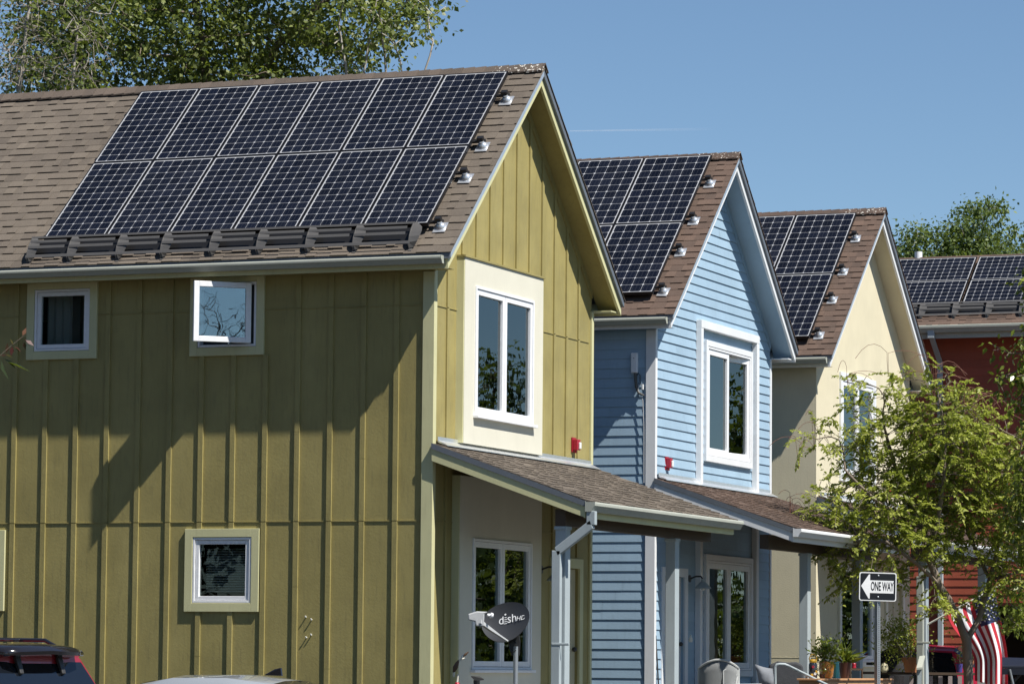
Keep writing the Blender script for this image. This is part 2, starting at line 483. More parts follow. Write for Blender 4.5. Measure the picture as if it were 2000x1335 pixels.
def house(name, label, loc, rz, W, oe, ox, mats, siding, zfe=6.33, xb=-9.0, holesS=(), holesG=(), batt_skip=(), seed=1, group='gabled row houses', porch=None, eave_x0=None, deckcut=0):
    h = empty(name, loc, rz, label, 'house', group)
    tr, wl = mats['trim'], mats['wall']
    zr = lambda y: zfe + (min(y, W - y) + oe) * TAN            # bottom of fascia over y
    Z0 = 0.95
    # ---- walls
    sd = MB(); wall_cells(sd, 'S', xb, -0.1205, Z0, zfe + 0.10, holesS)
    if siding == 'batten':
        xs = [-0.43 - 0.4025 * k for k in range(21)]
        for x in xs:
            spans = [(Z0, 3.562), (3.572, 5.964), (5.974, zfe + 0.02)]
            for (b0, b1, c0, c1) in batt_skip:
                new = []
                for (s0, s1) in spans:
                    if b0 < x + 0.03 and b1 > x - 0.03 and c0 < s1 and c1 > s0:
                        if s0 < c0: new.append((s0, c0))
                        if s1 > c1: new.append((c1, s1))
                    else: new.append((s0, s1))
                spans = new
            for s0, s1 in spans:
                jz = s0 + (s1 - s0) * random.uniform(0.25, 0.8) if s1 - s0 > 1.2 and random.random() < 0.45 else None
                for p0, p1 in (((s0, s1),) if jz is None else ((s0, jz - 0.002), (jz + 0.002, s1))):
                    sd.box(x - 0.03, -0.0195 - random.uniform(0, 0.002), p0, x + 0.03, 0.0, p1)
        for z in (3.567, 5.969):
            a = xb
            segs = [(xb, -0.12)]
            for (b0, b1, c0, c1) in batt_skip:
                if c0 < z < c1:
                    new = []
                    for (s0, s1) in segs:
                        if s0 < b0 and s1 > b1: new += [(s0, b0), (b1, s1)]
                        else: new.append((s0, s1))
                    segs = new
            for s0, s1 in segs:
                sd.box(s0, -0.009, z - 0.004, s1, 0.0, z + 0.006)
    elif siding == 'lap':
        lap_courses(sd, 'S', Z0, zfe + 0.03, 0.1285, lambda z: xb, lambda z: -0.11, holesS)
    else:
        for z in (3.95, 5.97, 1.98):
            sd.box(xb, -0.003, z - 0.006, -0.002, -0.0002, z + 0.006)
    sd.build('wall', M[wl], h)
    gw = MB(); wall_cells(gw, 'G', 0.0, W, Z0, zfe, holesG)
    gw.prism([(-0.12, 0, zfe), (-0.12, W, zfe), (-0.12, W, zfe + FV + oe * TAN - 0.02), (-0.12, W / 2, zfe + FV + (W / 2 + oe) * TAN - 0.02), (-0.12, 0, zfe + FV + oe * TAN - 0.02)], (0.12, 0, 0))
    if siding == 'batten':
        for k in range(1, 12):
            y = 0.42 * k - 0.012
            if y > W - 0.1: continue
            zt = zr(y) + 0.03
            spans = [(Z0, 3.562), (3.572, 5.964), (5.974, zt)]
            for (b0, b1, c0, c1) in porch['gskip']:
                new = []
                for (s0, s1) in spans:
                    if b0 < y and b1 > y and c0 < s1 and c1 > s0:
                        if s0 < c0: new.append((s0, c0))
                        if s1 > c1: new.append((c1, s1))
                    else: new.append((s0, s1))
                spans = new
            for s0, s1 in spans:
                if s1 - s0 > 0.02: gw.box(0, y - 0.03, s0, 0.0195, y + 0.03, s1)
        for z in (3.567, 5.969):
            gw.box(0, 0.1, z - 0.004, 0.009, 0.68, z + 0.006); gw.box(0, 3.2, z - 0.004, 0.009, W - 0.1, z + 0.006)
    elif siding == 'lap':
        yo = 0.0
        def lo(z): return 0.03 if z < zfe + oe * TAN else min(W / 2, (z - zfe) / TAN - oe + 0.0)
        lap_courses(gw, 'G', Z0, zfe + (W / 2 + oe) * TAN + 0.02, 0.1285, lo, lambda z: W - lo(z), holesG, 0.019)
    gw.build('wall', M[wl], h)
    rw = MB()
    rw.box(xb, W - 0.12, Z0, -0.121, W, zfe + 0.10); rw.box(xb, 0.001, Z0, xb + 0.12, W - 0.121, zfe + 0.2)
    rw.prism([(xb, 0, zfe + 0.2), (xb, W, zfe + 0.2), (xb, W / 2, zfe + (W / 2 + oe) * TAN)], (0.12, 0, 0))
    rw.box(xb + 0.13, 0.13, 3.9, -0.13, W - 0.13, 4.0)
    rw.box(-4.6, 0.13, 1.2, -4.5, W - 0.13, 6.3)
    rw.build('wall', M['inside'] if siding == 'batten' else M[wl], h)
    MB().box(xb + 0.02, 0.03, -0.4, -0.03, W - 0.03, Z0 + 0.001).build('foundation', M['conc'], h)
    # corner trims
    t = MB()
    ct = 0.11
    if siding != 'stucco':
        t.box(-ct, -0.028, Z0, 0.028, -0.0005, zfe + 0.01); t.box(0.0005, 0.0, Z0, 0.028, ct * 0.55 if siding == 'batten' else 0.05, zfe + 0.12)
        t.build('corner_trim', M[tr], h, bevel=0.003)
    if siding != 'stucco':
        t = MB(); t.box(-ct, W + 0.0005, Z0, 0.028, W + 0.02, zfe + 0.02); t.box(0.0005, W - 0.05, Z0, 0.028, W, zfe + 0.03)
        t.build('corner_trim', M[tr], h, bevel=0.003)
    # ---- roof
    pk = zfe + (W / 2 + oe) * TAN
    def prof(dz0, dz1, y0=-oe, y1=None):
        y1 = W + oe if y1 is None else y1
        return [(0, y0, zfe + dz0), (0, W / 2, pk + dz0), (0, y1, zfe + dz0), (0, y1, zfe + dz1), (0, W / 2, pk + dz1), (0, y0, zfe + dz1)]
    dk = MB()
    for sgn in (0, 1):
        ys, ye = (-oe - 0.03, W / 2) if sgn == 0 else (W + oe + 0.03, W / 2)
        zs = zfe - 0.03 * TAN
        pts = [(xb, ys, zs + FV + 0.003), (xb, ye, pk + FV + 0.003), (xb, ye, pk + FV + RT - 0.012), (xb, ys, zs + FV + RT - 0.012)]
        dk.prism(pts, (ox + 0.03 - xb, 0, 0))
    rf = dk.build('roof', M[mats['drip']], h)
    if deckcut: pass
    sl = (W / 2 + oe + 0.035) / COS
    s1 = shingles('shingles', M[mats['sh']], rf, (xb, -oe - 0.035, zfe - 0.035 * TAN + FV + RT - 0.006), (1, 0, 0), (0, COS, SIN), (0, -SIN, COS), ox + 0.045 - xb, sl, seed=seed)
    s2 = shingles('shingles', M[mats['sh']], rf, (xb, W + oe + 0.035, zfe - 0.035 * TAN + FV + RT - 0.006), (1, 0, 0), (0, -COS, SIN), (0, SIN, COS), ox + 0.045 - xb, sl, seed=seed + 50)
    # ridge cap: overlapping bent pieces
    rc = MB(); x = xb; zc = pk + FV + RT
    rg = random.Random(seed + 9)
    while x < ox + 0.04:
        xe = min(x + 0.145 + 0.03, ox + 0.05); wv = 0.135
        lift0, lift1 = 0.040, 0.052
        V0 = [(x, W / 2 - wv * COS, zc - wv * SIN + lift0), (x, W / 2, zc + lift0 + 0.008), (x, W / 2 + wv * COS, zc - wv * SIN + lift0)]
        V1 = [(xe, W / 2 - wv * COS, zc - wv * SIN + lift1), (xe, W / 2, zc + lift1 + 0.008), (xe, W / 2 + wv * COS, zc - wv * SIN + lift1)]
        V2 = [(a, b, c - 0.016) for a, b, c in V1]
        rc.add(V0 + V1 + V2 + [(a, b, c - 0.016) for a, b, c in V0], [(0, 3, 4, 1), (1, 4, 5, 2), (3, 6, 7, 4), (4, 7, 8, 5), (0, 9, 6, 3), (2, 5, 8, 11)], rg.random())
        x += 0.145
    rc.build('ridge_cap', M[mats['cap']], rf)
    for sgn in (0, 1):
        f = MB()
        ys = -oe - 0.0 if sgn == 0 else W + oe
        ym = W / 2 - 0.0015 if sgn == 0 else W / 2 + 0.0015
        pts = [(ox - 0.035, ys, zfe), (ox - 0.035, ym, pk), (ox - 0.035, ym, pk + FV), (ox - 0.035, ys, zfe + FV)]
        f.prism(pts, (0.035, 0, 0))
        f.build('rake_board', M[mats['rake']], rf, bevel=0.002)
        d = MB()
        pts = [(ox + 0.001, ys, zfe + FV - 0.018), (ox + 0.001, ym, pk + FV - 0.018), (ox + 0.001, ym, pk + FV + RT - 0.02), (ox + 0.001, ys, zfe + FV + RT - 0.02)]
        d.prism(pts, (0.031, 0, 0))
        d.build('drip_edge', M['silver'] if sgn == 0 else M['drip'], rf)
        sf = MB()
        off = 0.045
        pts = [(0.0, ys + (0.002 if sgn == 0 else -0.002), zfe + off), (0.0, ym, pk + off), (0.0, ym, pk + off + 0.015), (0.0, ys + (0.002 if sgn == 0 else -0.002), zfe + off + 0.015)]
        sf.prism(pts, (ox - 0.036, 0, 0))
        # frieze board against the wall
        fy = 0.02 if sgn == 0 else W - 0.02
        yy = lambda q: q
        if siding != 'stucco':
            fz = lambda y: zfe + (min(y, W - y) + oe) * TAN
            pts = [(0.0, fy, fz(fy) + off - 0.11), (0.0, ym, pk + off - 0.11), (0.0, ym, pk + off - 0.002), (0.0, fy, fz(fy) + off - 0.002)]
            sf.prism(pts, (0.022, 0, 0))
        sf.build('soffit', M[mats['soffit']], rf)
    fa = MB(); fa.box(xb, -oe - 0.001, zfe + 0.005, ox - 0.036, -oe + 0.02, zfe + FV + 0.03)
    fa.build('fascia', M[tr], rf)
    fa = MB(); fa.box(xb, W + oe - 0.02, zfe + 0.005, ox - 0.036, W + oe + 0.001, zfe + FV + 0.03)
    fa.box(xb, W + 0.001, zfe + 0.03, ox - 0.036, W + oe - 0.021, zfe + 0.045)
    fa.build('fascia', M[tr], rf)
    so = MB(); so.box(xb, -oe + 0.021, zfe + 0.02, -0.001, -0.029, zfe + 0.035); so.box(0.0, -oe + 0.021, zfe + 0.02, ox - 0.037, -0.001, zfe + 0.035); so.build('soffit', M[mats['soffit']], rf)
    gutter_mb('x', xb, ox - 0.045, -oe - 0.004, zfe + 0.145, h=0.088).build('gutter', M['gutter'], rf, smooth=True, angle=25)
    SPEC[name] = dict(root=h, W=W, oe=oe, ox=ox, zfe=zfe, pk=pk, loc=loc, rz=rz)
    return h, rf

def roofpt(sp, x, s, d):
    """point on the near roof slope: x along, s up the slope from the eave, d above the shingles (house local)"""
    return Vector((x, -sp['oe'] + s * COS - d * SIN, sp['zfe'] + FV + RT + s * SIN + d * COS))

def h2w(sp, p):
    c, s = math.cos(sp['rz']), math.sin(sp['rz'])
    return Vector((sp['loc'][0] + c * p[0] - s * p[1], sp['loc'][1] + s * p[0] + c * p[1], sp['loc'][2] + p[2]))

# ------------------------------------------------------------------ lean-to porch
def porch(h, W, mats, xw=1.85, ztop=4.43, zend=3.775, y0=-0.07, y1=5.14, posts=(0.02, 3.7), px=1.47, seed=3, downspout=True, dsx=-0.075, rakecol=None, postmat='postgrey'):
    m = (ztop - zend) / xw
    L = math.hypot(xw, ztop - zend); ux = xw / L; uz = -(ztop - zend) / L
    dk = MB()
    dk.prism([(0.022, y0 + 0.03, ztop - 0.02 - 0.05), (xw + 0.01, y0 + 0.03, zend - 0.02 - 0.05), (xw + 0.01, y0 + 0.03, zend - 0.015), (0.022, y0 + 0.03, ztop - 0.015)], (0, y1 - y0 - 0.06, 0))
    pr = dk.build('porch_roof', M['wood'], h)
    shingles('shingles', M[mats['sh']], pr, (xw + 0.05, y0 - 0.01, zend - 0.05 * m + 0.0), (0, 1, 0), (-ux, 0, -uz), (-uz, 0, ux), y1 - y0 + 0.02, L + 0.02, expo=0.125, seed=seed)
    for y in (y0, y1 - 0.03):
        r = MB()
        r.prism([(0.03, y, ztop - 0.055), (xw, y, zend - 0.055), (xw, y, zend - 0.19), (xw - 0.02, y, zend - 0.19 + 0.02 * m), (0.03, y, ztop - 0.205)], (0, 0.03, 0))
        r.build('rake_board', M[rakecol or mats['trim']], pr, bevel=0.002)
        d = MB(); yy = y - 0.011 if y == y0 else y + 0.03
        d.prism([(0.03, yy, ztop - 0.07), (xw + 0.03, yy, zend - 0.07 - 0.03 * m), (xw + 0.03, yy, zend - 0.008 - 0.03 * m), (0.03, yy, ztop - 0.008)], (0, 0.011, 0))
        d.build('drip_edge', M['drip'], pr)
    MB().box(xw - 0.03, y0 + 0.031, zend - 0.19, xw, y1 - 0.031, zend - 0.03).build('fascia', M[rakecol or mats['trim']], pr)
    gutter_mb('y', y0 - 0.015, y1 + 0.03, xw + 0.003, zend - 0.02, h=0.105, d=0.115).build('gutter', M['gutter' if rakecol is None else 'white'], pr, smooth=True, angle=25)
    fl = MB()
    fl.prism([(0.03, 0.1, ztop + 0.012), (0.15, 0.1, ztop + 0.012 - 0.12 * m), (0.15, 0.1, ztop + 0.02 - 0.12 * m), (0.034, 0.1, ztop + 0.035), (0.034, 0.1, ztop + 0.075), (0.03, 0.1, ztop + 0.075)], (0, W - 0.16, 0))
    fl.build('flashing', M['silver'], pr)
    bm = MB(); bm.box(px - 0.0, y0 + 0.08, zend - 0.275, px + 0.12, y1 - 0.1, zend - 0.19 + 0.1)
    # rafters under the deck
    for k in range(8):
        y = y0 + 0.15 + k * (y1 - y0 - 0.35) / 7
        bm.prism([(0.03, y, ztop - 0.075), (xw - 0.035, y, zend - 0.065), (xw - 0.035, y, zend - 0.165), (0.03, y, ztop - 0.175)], (0, 0.045, 0))
    bm.build('beam', M['wood'], pr)
    for y in posts:
        p = MB(); p.box(px, y, 1.0, px + 0.12, y + 0.15, zend - 0.277)
        p.box(px - 0.01, y - 0.01, 1.2, px + 0.13, y + 0.16, 1.32); p.box(px - 0.012, y - 0.012, zend - 0.315, px + 0.132, y + 0.162, zend - 0.278)
        p.build('post', M[postmat], pr, bevel=0.004)
    if downspout:
        d = MB(); xo, xd = xw + 0.065, px + dsx
        yy = y0 - 0.01
        w, t = 0.10, 0.07
        def seg(p, q, nx, nz):
            a = Vector((nx, 0, nz)) * (w / 2)
            P, Q = Vector(p), Vector(q)
            d.prism([P - a, P + a, Q + a, Q - a], (0, t, 0))
        seg((xo, yy, zend - 0.12), (xo, yy, zend - 0.27), 1, 0)
        seg((xo + 0.01, yy, zend - 0.26), (xd + 0.0, yy, zend - 0.56), 0.35, -0.93)
        seg((xd, yy, zend - 0.545), (xd, yy, 0.4), 1, 0)
        for z in (2.2, 1.5): d.box(xd - 0.045, yy - 0.004, z, xd + 0.16, yy + 0.01, z + 0.03)
        d.build('downspout', M['postgrey'] if rakecol is None else M['gutter'], pr, bevel=0.006)
    MB().box(0.03, 0.0, 0.1, 2.05, W, 1.2).build('porch_floor', M['conc'], h)
    return pr

def alarm(name, label, sp, y, z):
    r = empty(name, h2w(sp, (0.02, y, z)), sp['rz'], label, 'fire alarm', 'red alarm strobes on the house fronts')
    MB().box(0, -0.055, -0.065, 0.06, 0.055, 0.065).build('housing', M['redplastic'], r, bevel=0.006)
    MB().box(0.0605, -0.02, -0.05, 0.085, 0.03, 0.03).build('strobe_lens', M['lens'], r, bevel=0.008)
    b = MB(); b.box(0.006, -0.015, -0.10, 0.03, 0.015, -0.066); b.box(-0.015, -0.07, -0.09, -0.002, 0.07, 0.09)
    b.build('mount', M['redplastic'], r)
    return r

def barn_lamp(label, sp, y, z, group='porch lamps by the doors'):
    r = empty('wall_lamp', h2w(sp, (0.01, y, z)), sp['rz'], label, 'lamp', group)
    MB().tube([(0.0, 0, 0.09), (0.02, 0, 0.09)], 0.05, 12).build('wall_plate', M['dkgrey'], r)
    MB().tube([(0.02, 0, 0.09), (0.1, 0, 0.12), (0.17, 0, 0.12), (0.2, 0, 0.08)], 0.012, 8).build('arm', M['dkgrey'], r, smooth=True)
    MB().lathe([(0.025, 0.09), (0.03, 0.05), (0.06, 0.02), (0.11, -0.03), (0.115, -0.045), (0.105, -0.045), (0.055, 0.01), (0.02, 0.04)][::-1], (0.2, 0, 0), 18).build('lamp_shade', M['postgrey'], r, smooth=True)
    MB().ball((0.2, 0, -0.03), 0.035, rz=0.045).build('bulb', M['lens'], r, smooth=True)
    return r
# ------------------------------------------------------------------ the three gabled houses
ORD = ['first', 'second', 'third', 'fourth', 'fifth', 'sixth', 'seventh', 'eighth', 'ninth']
GM = dict(trim='trim', wall='green', sh='sh_green', cap='cap_green', drip='drip', rake='trim', soffit='green')
BM = dict(trim='white', wall='blue', sh='sh_red', cap='cap_red', drip='drip', rake='white', soffit='blue')
CM = dict(trim='creamtrim', wall='cream', sh='sh_red', cap='cap_red', drip='drip', rake='white', soffit='cream')

wA = (-5.017, -4.297, 5.562, 6.276); wB = (-2.9, -2.166, 5.556, 6.29); wC = (-2.917, -2.185, 2.655, 3.392); wD = (-6.165, -5.445, 2.655, 3.392)
wGu = (1.011, 2.842, 4.807, 6.277); wGl = (1.0, 2.84, 1.93, 3.41)
sk = [(w[0] - 0.1, w[1] + 0.1, w[2] - 0.1, w[3] + 0.1) for w in (wA, wB, wC, wD)]
green, g_roof = house('olive_house', 'olive green board and batten house with twelve solar panels, nearest in the row', (0, 0, 0), 0, 5.084, 0.277, 0.292, GM, 'batten',
    holesS=[wA, wB, wC, wD], holesG=[wGu, wGl, (3.80, 4.66, 1.2, 3.16)], batt_skip=sk, seed=1,
    porch=dict(gskip=[(0.66, 3.2, 4.44, 6.62), (0.55, 3.2, 0.9, 4.30), (3.62, 4.86, 0.9, 3.3), (0, 5.2, 4.36, 4.50)]))
window(green, 'S', *wA, 0.024, trim='trim', glass='glass_side', blind='curtain')
fB = window(green, 'S', *wB, 0.024, trim='trim', skip_sash=(0,), label='window standing open')
window(green, 'S', *wC, 0.024, trim='trim', glass='glass_side', blind='slats')
window(green, 'S', *wD, 0.024, trim='trim', glass='glass_side')
# the open casement, swung out on its right edge
m4 = Matrix.Translation((-2.225, -0.035, 0)) @ Matrix.Rotation(R(40.1), 4, 'Z')
o = ring(MB(), 'S', -0.667, 0, 5.588, 6.272, 0.062, -0.03, 0.018).build('sash', M['vinyl'], fB, bevel=0.004); o.data.transform(m4); o['label'] = 'open white sash'
o = sbox(MB(), 'S', -0.61, -0.057, -0.010, -0.003, 5.645, 6.215).build('pane', M['glass_open'], fB); o.data.transform(m4)
o = MB().tube([(-2.5, -0.04, 5.575), (-2.42, -0.20, 5.58)], 0.008, 6).build('stay_arm', M['alu'], fB)
sbox(MB(), 'S', wB[0] + 0.03, wB[1] - 0.03, -0.07, -0.066, wB[2] + 0.03, wB[3] - 0.03).build('insect_screen', M['screen'], fB)
# stucco bays round the front windows
def bay(parent, y0, y1, z0, z1, hole, n, mat, side_mat, cap=True, n0=0.0):
    b = MB(); wall_cells(b, 'G', y0, y1, z0, z1, [hole] if hole else [], n0, n)
    o = b.build('bay', M[mat], parent)
    MB().box(0.0005, y0 - 0.022, z0, n - 0.006, y0 - 0.0005, z1).build('trim', M[side_mat], o); MB().box(0.0005, y1 + 0.0005, z0, n - 0.006, y1 + 0.022, z1).build('trim', M[side_mat], o)
    if cap: MB().box(0.0005, y0 - 0.03, z1 + 0.0005, n + 0.018, y1 + 0.03, z1 + 0.022).build('trim', M['green'], o)
    return o
bay(green, 0.70, 3.165, 4.47, 6.575, wGu, 0.095, 'stucco', 'trim')
bay(green, 0.63, 3.17, 1.2, 4.10, wGl, 0.095, 'stucco', 'trim', cap=False)
window(green, 'G', *wGu, 0.112, panes=2, frame_w=0.05, sash_w=0.062, sill=True, glass='glass_lowe')
window(green, 'G', *wGl, 0.112, panes=2, frame_w=0.05, sash_w=0.062, sill=True)
def door(parent, y0, y1, z0, z1, mat, trim, open_gap=0.0):
    t = MB(); ring(t, 'G', y0 - 0.12, y1 + 0.12, z0 - 0.001, z1 + 0.12, 0.117, 0.002, 0.03, wb=0.001)
    d = MB(); sbox(d, 'G', y0 + open_gap, y1, -0.07, -0.03, z0 + 0.01, z1 - 0.005)
    w = (y1 - y0)
    for (a, b, c, e) in ((0.14, 0.46, 0.12, 0.42), (0.54, 0.86, 0.12, 0.42), (0.14, 0.46, 0.5, 0.92), (0.54, 0.86, 0.5, 0.92)):
        if y0 + a * w > y0 + open_gap: sbox(d, 'G', y0 + a * w, y0 + b * w, -0.0299, -0.022, z0 + c * (z1 - z0), z0 + e * (z1 - z0))
    o = d.build('door', M[mat], parent, bevel=0.004)
    t.build('door_frame', M[trim], o, bevel=0.003)
    MB().ball((-0.005, y1 - 0.08, z0 + 0.98), 0.03).build('handle', M['dkgrey'], o, smooth=True)
    return o
door(green, 3.80, 4.66, 1.2, 3.16, 'door', 'trim')
porch(green, 5.084, GM, seed=31, dsx=0.045)
for px_, pz_ in ((-1.50, 2.50), (-1.43, 2.47), (-1.49, 2.27), (-1.43, 2.30)):
    MB().tube([(px_, 0, pz_), (px_, -0.022, pz_), (px_ + 0.002, -0.026, pz_ + 0.012)], 0.007, 6).build('wall_hook', M['lens'], green)
SG = SPEC['olive_house']
alarm('alarm_strobe', 'red fire alarm strobe on the olive gable wall above the porch roof', SG, 4.46, 4.67)
barn_lamp('grey barn lamp beside the tan door of the olive house', SG, 3.36, 3.03)

uB = (2.13, 4.08, 4.79, 6.30); lB = (2.15, 4.12, 1.83, 3.34)
blue, b_roof = house('blue_house', 'light blue house with white trim and lap siding, second in the row', (-0.325, 8.391, 0.1035), 0.002, 5.14, 0.247, 0.318, BM, 'lap',
    holesS=[], holesG=[uB, lB, (0.40, 1.24, 1.2, 3.08)], seed=5)
window(blue, 'G', *uB, 0.05, panes=2, frame_w=0.05, sash_w=0.075, trim='white', trim_w=0.085, glass='glass_lowe', open_right=R(-9))
window(blue, 'G', *lB, 0.05, panes=2, frame_w=0.05, sash_w=0.075, trim='white', trim_w=0.085)
t = MB()
for y0, y1 in ((1.70, 1.80), (4.24, 4.35)): t.box(0.0145, y0, 1.2, 0.092, y1, 6.52)
t.box(0.0145, 1.70, 6.521, 0.095, 4.35, 6.63)
t.build('bay_trim', M['white'], blue, bevel=0.003)
door(blue, 0.40, 1.24, 1.2, 3.08, 'gdoor', 'white', open_gap=0.16)
porch(blue, 5.14, BM, xw=1.95, ztop=4.37, zend=3.70, posts=(1.79, 4.36), px=1.47, seed=33, downspout=False, rakecol='white')
SB = SPEC['blue_house']
alarm('alarm_strobe', 'red fire alarm strobe on the blue gable wall above the porch roof', SB, 0.49, 4.59)
barn_lamp('dark barn lamp on the blue porch wall beside the window', SB, 1.45, 2.98)

uC = (1.28, 3.0, 4.80, 6.28); lC = (1.2, 3.0, 1.93, 3.41)
cream, c_roof = house('cream_house', 'cream stucco house partly behind the young tree, third in the row', (-0.2032, 15.4518, 0.1476), -0.0093, 5.155, 0.263, 0.302, CM, 'stucco',
    holesS=[], holesG=[uC, lC, (3.80, 4.66, 1.2, 3.16)], seed=8)
window(cream, 'G', *uC, 0.03, panes=2, frame_w=0.05, sash_w=0.065, trim='white', trim_w=0.10, glass='glass_lowe')
window(cream, 'G', *lC, 0.03, panes=2, frame_w=0.05, sash_w=0.065, trim='creamtrim', trim_w=0.08)
door(cream, 3.80, 4.66, 1.2, 3.16, 'door', 'creamtrim')
porch(cream, 5.155, CM, xw=1.9, ztop=4.40, zend=3.74, posts=(0.42, 3.9), px=1.47, seed=35, dsx=0.16, rakecol='white')
SC = SPEC['cream_house']
alarm('alarm_strobe', 'red fire alarm strobe on the cream gable wall behind tree leaves', SC, 3.95, 4.66)

# ------------------------------------------------------------------ solar panels
def solar(sp, x1, s, w, L, d, mat, cols, rows, label, group):
    """panel with its right edge at x1, lower edge at s, w along x and L up the slope"""
    o = empty('solar_module', (0, 0, 0), 0, label, 'solar panel', group)
    th = 0.042
    O = h2w(sp, roofpt(sp, x1 - w, s, d)); ex = h2w(sp, roofpt(sp, x1, s, d)) - O; ev = h2w(sp, roofpt(sp, x1 - w, s + L, d)) - O
    o.location = O
    X, Y = ex.normalized(), ev.normalized(); Z = X.cross(Y)
    o.rotation_euler = Matrix((X, Y, Z)).transposed().to_euler()
    f = MB(); fw = 0.012
    f.box(0, 0, -th, fw, L, 0); f.box(w - fw, 0, -th, w, L, 0); f.box(fw, 0, -th, w - fw, fw, 0); f.box(fw, L - fw, -th, w - fw, L, 0)
    f.box(fw, fw, -0.012, w - fw, L - fw, -0.008)
    f.build('frame', M['pframe'], o)
    me = bpy.data.meshes.new('cell_sheet')
    me.from_pydata([(fw, fw, -0.004), (w - fw, fw, -0.004), (w - fw, L - fw, -0.004), (fw, L - fw, -0.004)], [], [(0, 1, 2, 3)])
    uv = me.uv_layers.new(name='UVMap')
    mg = 0.014
    cu = (w - 2 * fw - 2 * mg) / cols; cvv = (L - 2 * fw - 2 * mg) / rows
    a, b = mg / cu, mg / cvv
    for i, c in enumerate([(-a, -b), (cols + a, -b), (cols + a, rows + b), (-a, rows + b)]): uv.data[i].uv = c
    me.materials.append(M[mat])
    link(bpy.data.objects.new('cell_sheet', me), o)
    return o
for r, rn in ((1, 'upper'), (0, 'lower')):
    for c in range(6):
        solar(SG, -0.0435 - (5 - c) * 0.81, 0.3671 + r * 1.589, 0.798, 1.577, 0.115, 'p612', 6, 12,
              '%s solar panel from the left in the %s row on the olive house' % (ORD[c], rn), 'solar panels on the olive house roof')
for r, rn, cs in ((1, 'upper', 3), (0, 'lower', 2)):
    for c in range(cs):
        solar(SB, -0.004 - c * 1.0, 0.3151 + r * 1.66, 0.988, 1.648, 0.115, 'p610', 6, 10,
              '%s solar panel from the right in the %s row on the blue house' % (ORD[c], rn), 'solar panels on the blue house roof')
for r, rn, cs in ((1, 'upper', 2), (0, 'lower', 1)):
    for c in range(cs):
        lb = 'single solar panel showing in the lower row on the cream house' if r == 0 else '%s solar panel from the right in the upper row on the cream house' % ORD[c]
        solar(SC, -0.077 - c * 1.0, 0.2798 + r * 1.66, 0.988, 1.648, 0.115, 'p610', 6, 10, lb, 'solar panels on the cream house roof')

# rails and flashed mounts under the arrays
HT = ['topmost', 'second from the top', 'third from the top', 'lowest']
def rails(sp, hn, x0, x1, ss):
    for i, s in enumerate(ss):
        a, b = h2w(sp, roofpt(sp, x0, s, 0.045)), h2w(sp, roofpt(sp, x1, s, 0.045))
        n = (h2w(sp, roofpt(sp, x0, s, 1)) - h2w(sp, roofpt(sp, x0, s, 0))).normalized(); v = (b - a).normalized().cross(n)
        o = empty('mounting_rail', a, 0, 'black mounting rail end beside the %s panels, %s' % (hn, HT[i]), 'mounting rail', 'panel rails on the %s roof' % hn)
        L = (b - a)
        m = MB(); m.prism([v * 0.02 - n * 0.0, v * -0.02, v * -0.02 + n * 0.026, v * 0.02 + n * 0.026], L)
        m.build('rail', M['black'], o)
        m = MB(); m.prism([L - L.normalized() * 0.09 + v * 0.032 + n * 0.0265, L - L.normalized() * 0.09 - v * 0.02 + n * 0.0265, L - L.normalized() * 0.09 - v * 0.02 + n * 0.075, L - L.normalized() * 0.09 + v * 0.032 + n * 0.075], L.normalized() * 0.075)
        m.build('end_clamp', M['black'], o)
        p = h2w(sp, roofpt(sp, x1 - 0.035, s - 0.02, 0.012))
        q = empty('roof_mount', p, 0, 'silver flashed roof mount beside the %s panels, %s' % (hn, HT[i]), 'roof mount', 'silver mounts on the %s roof' % hn)
        Xx = (b - a).normalized()
        q.rotation_euler = (Matrix((Xx, -v if v.z < 0 else v, n)).transposed() @ Matrix.Rotation(random.uniform(-0.09, 0.09), 3, 'Z')).to_euler()
        MB().box(-0.075, -0.125, 0, 0.075, 0.06, 0.004).build('flashing_plate', M['silver'], q)
        MB().lathe([(0.064, 0.004), (0.06, 0.022), (0.042, 0.043), (0.03, 0.054), (0.026, 0.066)], (0, -0.02, 0), 18).build('flashing_cone', M['silver'], q, smooth=True)
rails(SG, 'olive house', -4.95, 0.10, (3.08, 2.10, 1.45, 0.47))
rails(SB, 'blue house', -2.9, 0.13, (3.08, 2.17, 1.42, 0.50))
rails(SC, 'cream house', -2.0, 0.06, (3.05, 2.15, 1.40, 0.48))

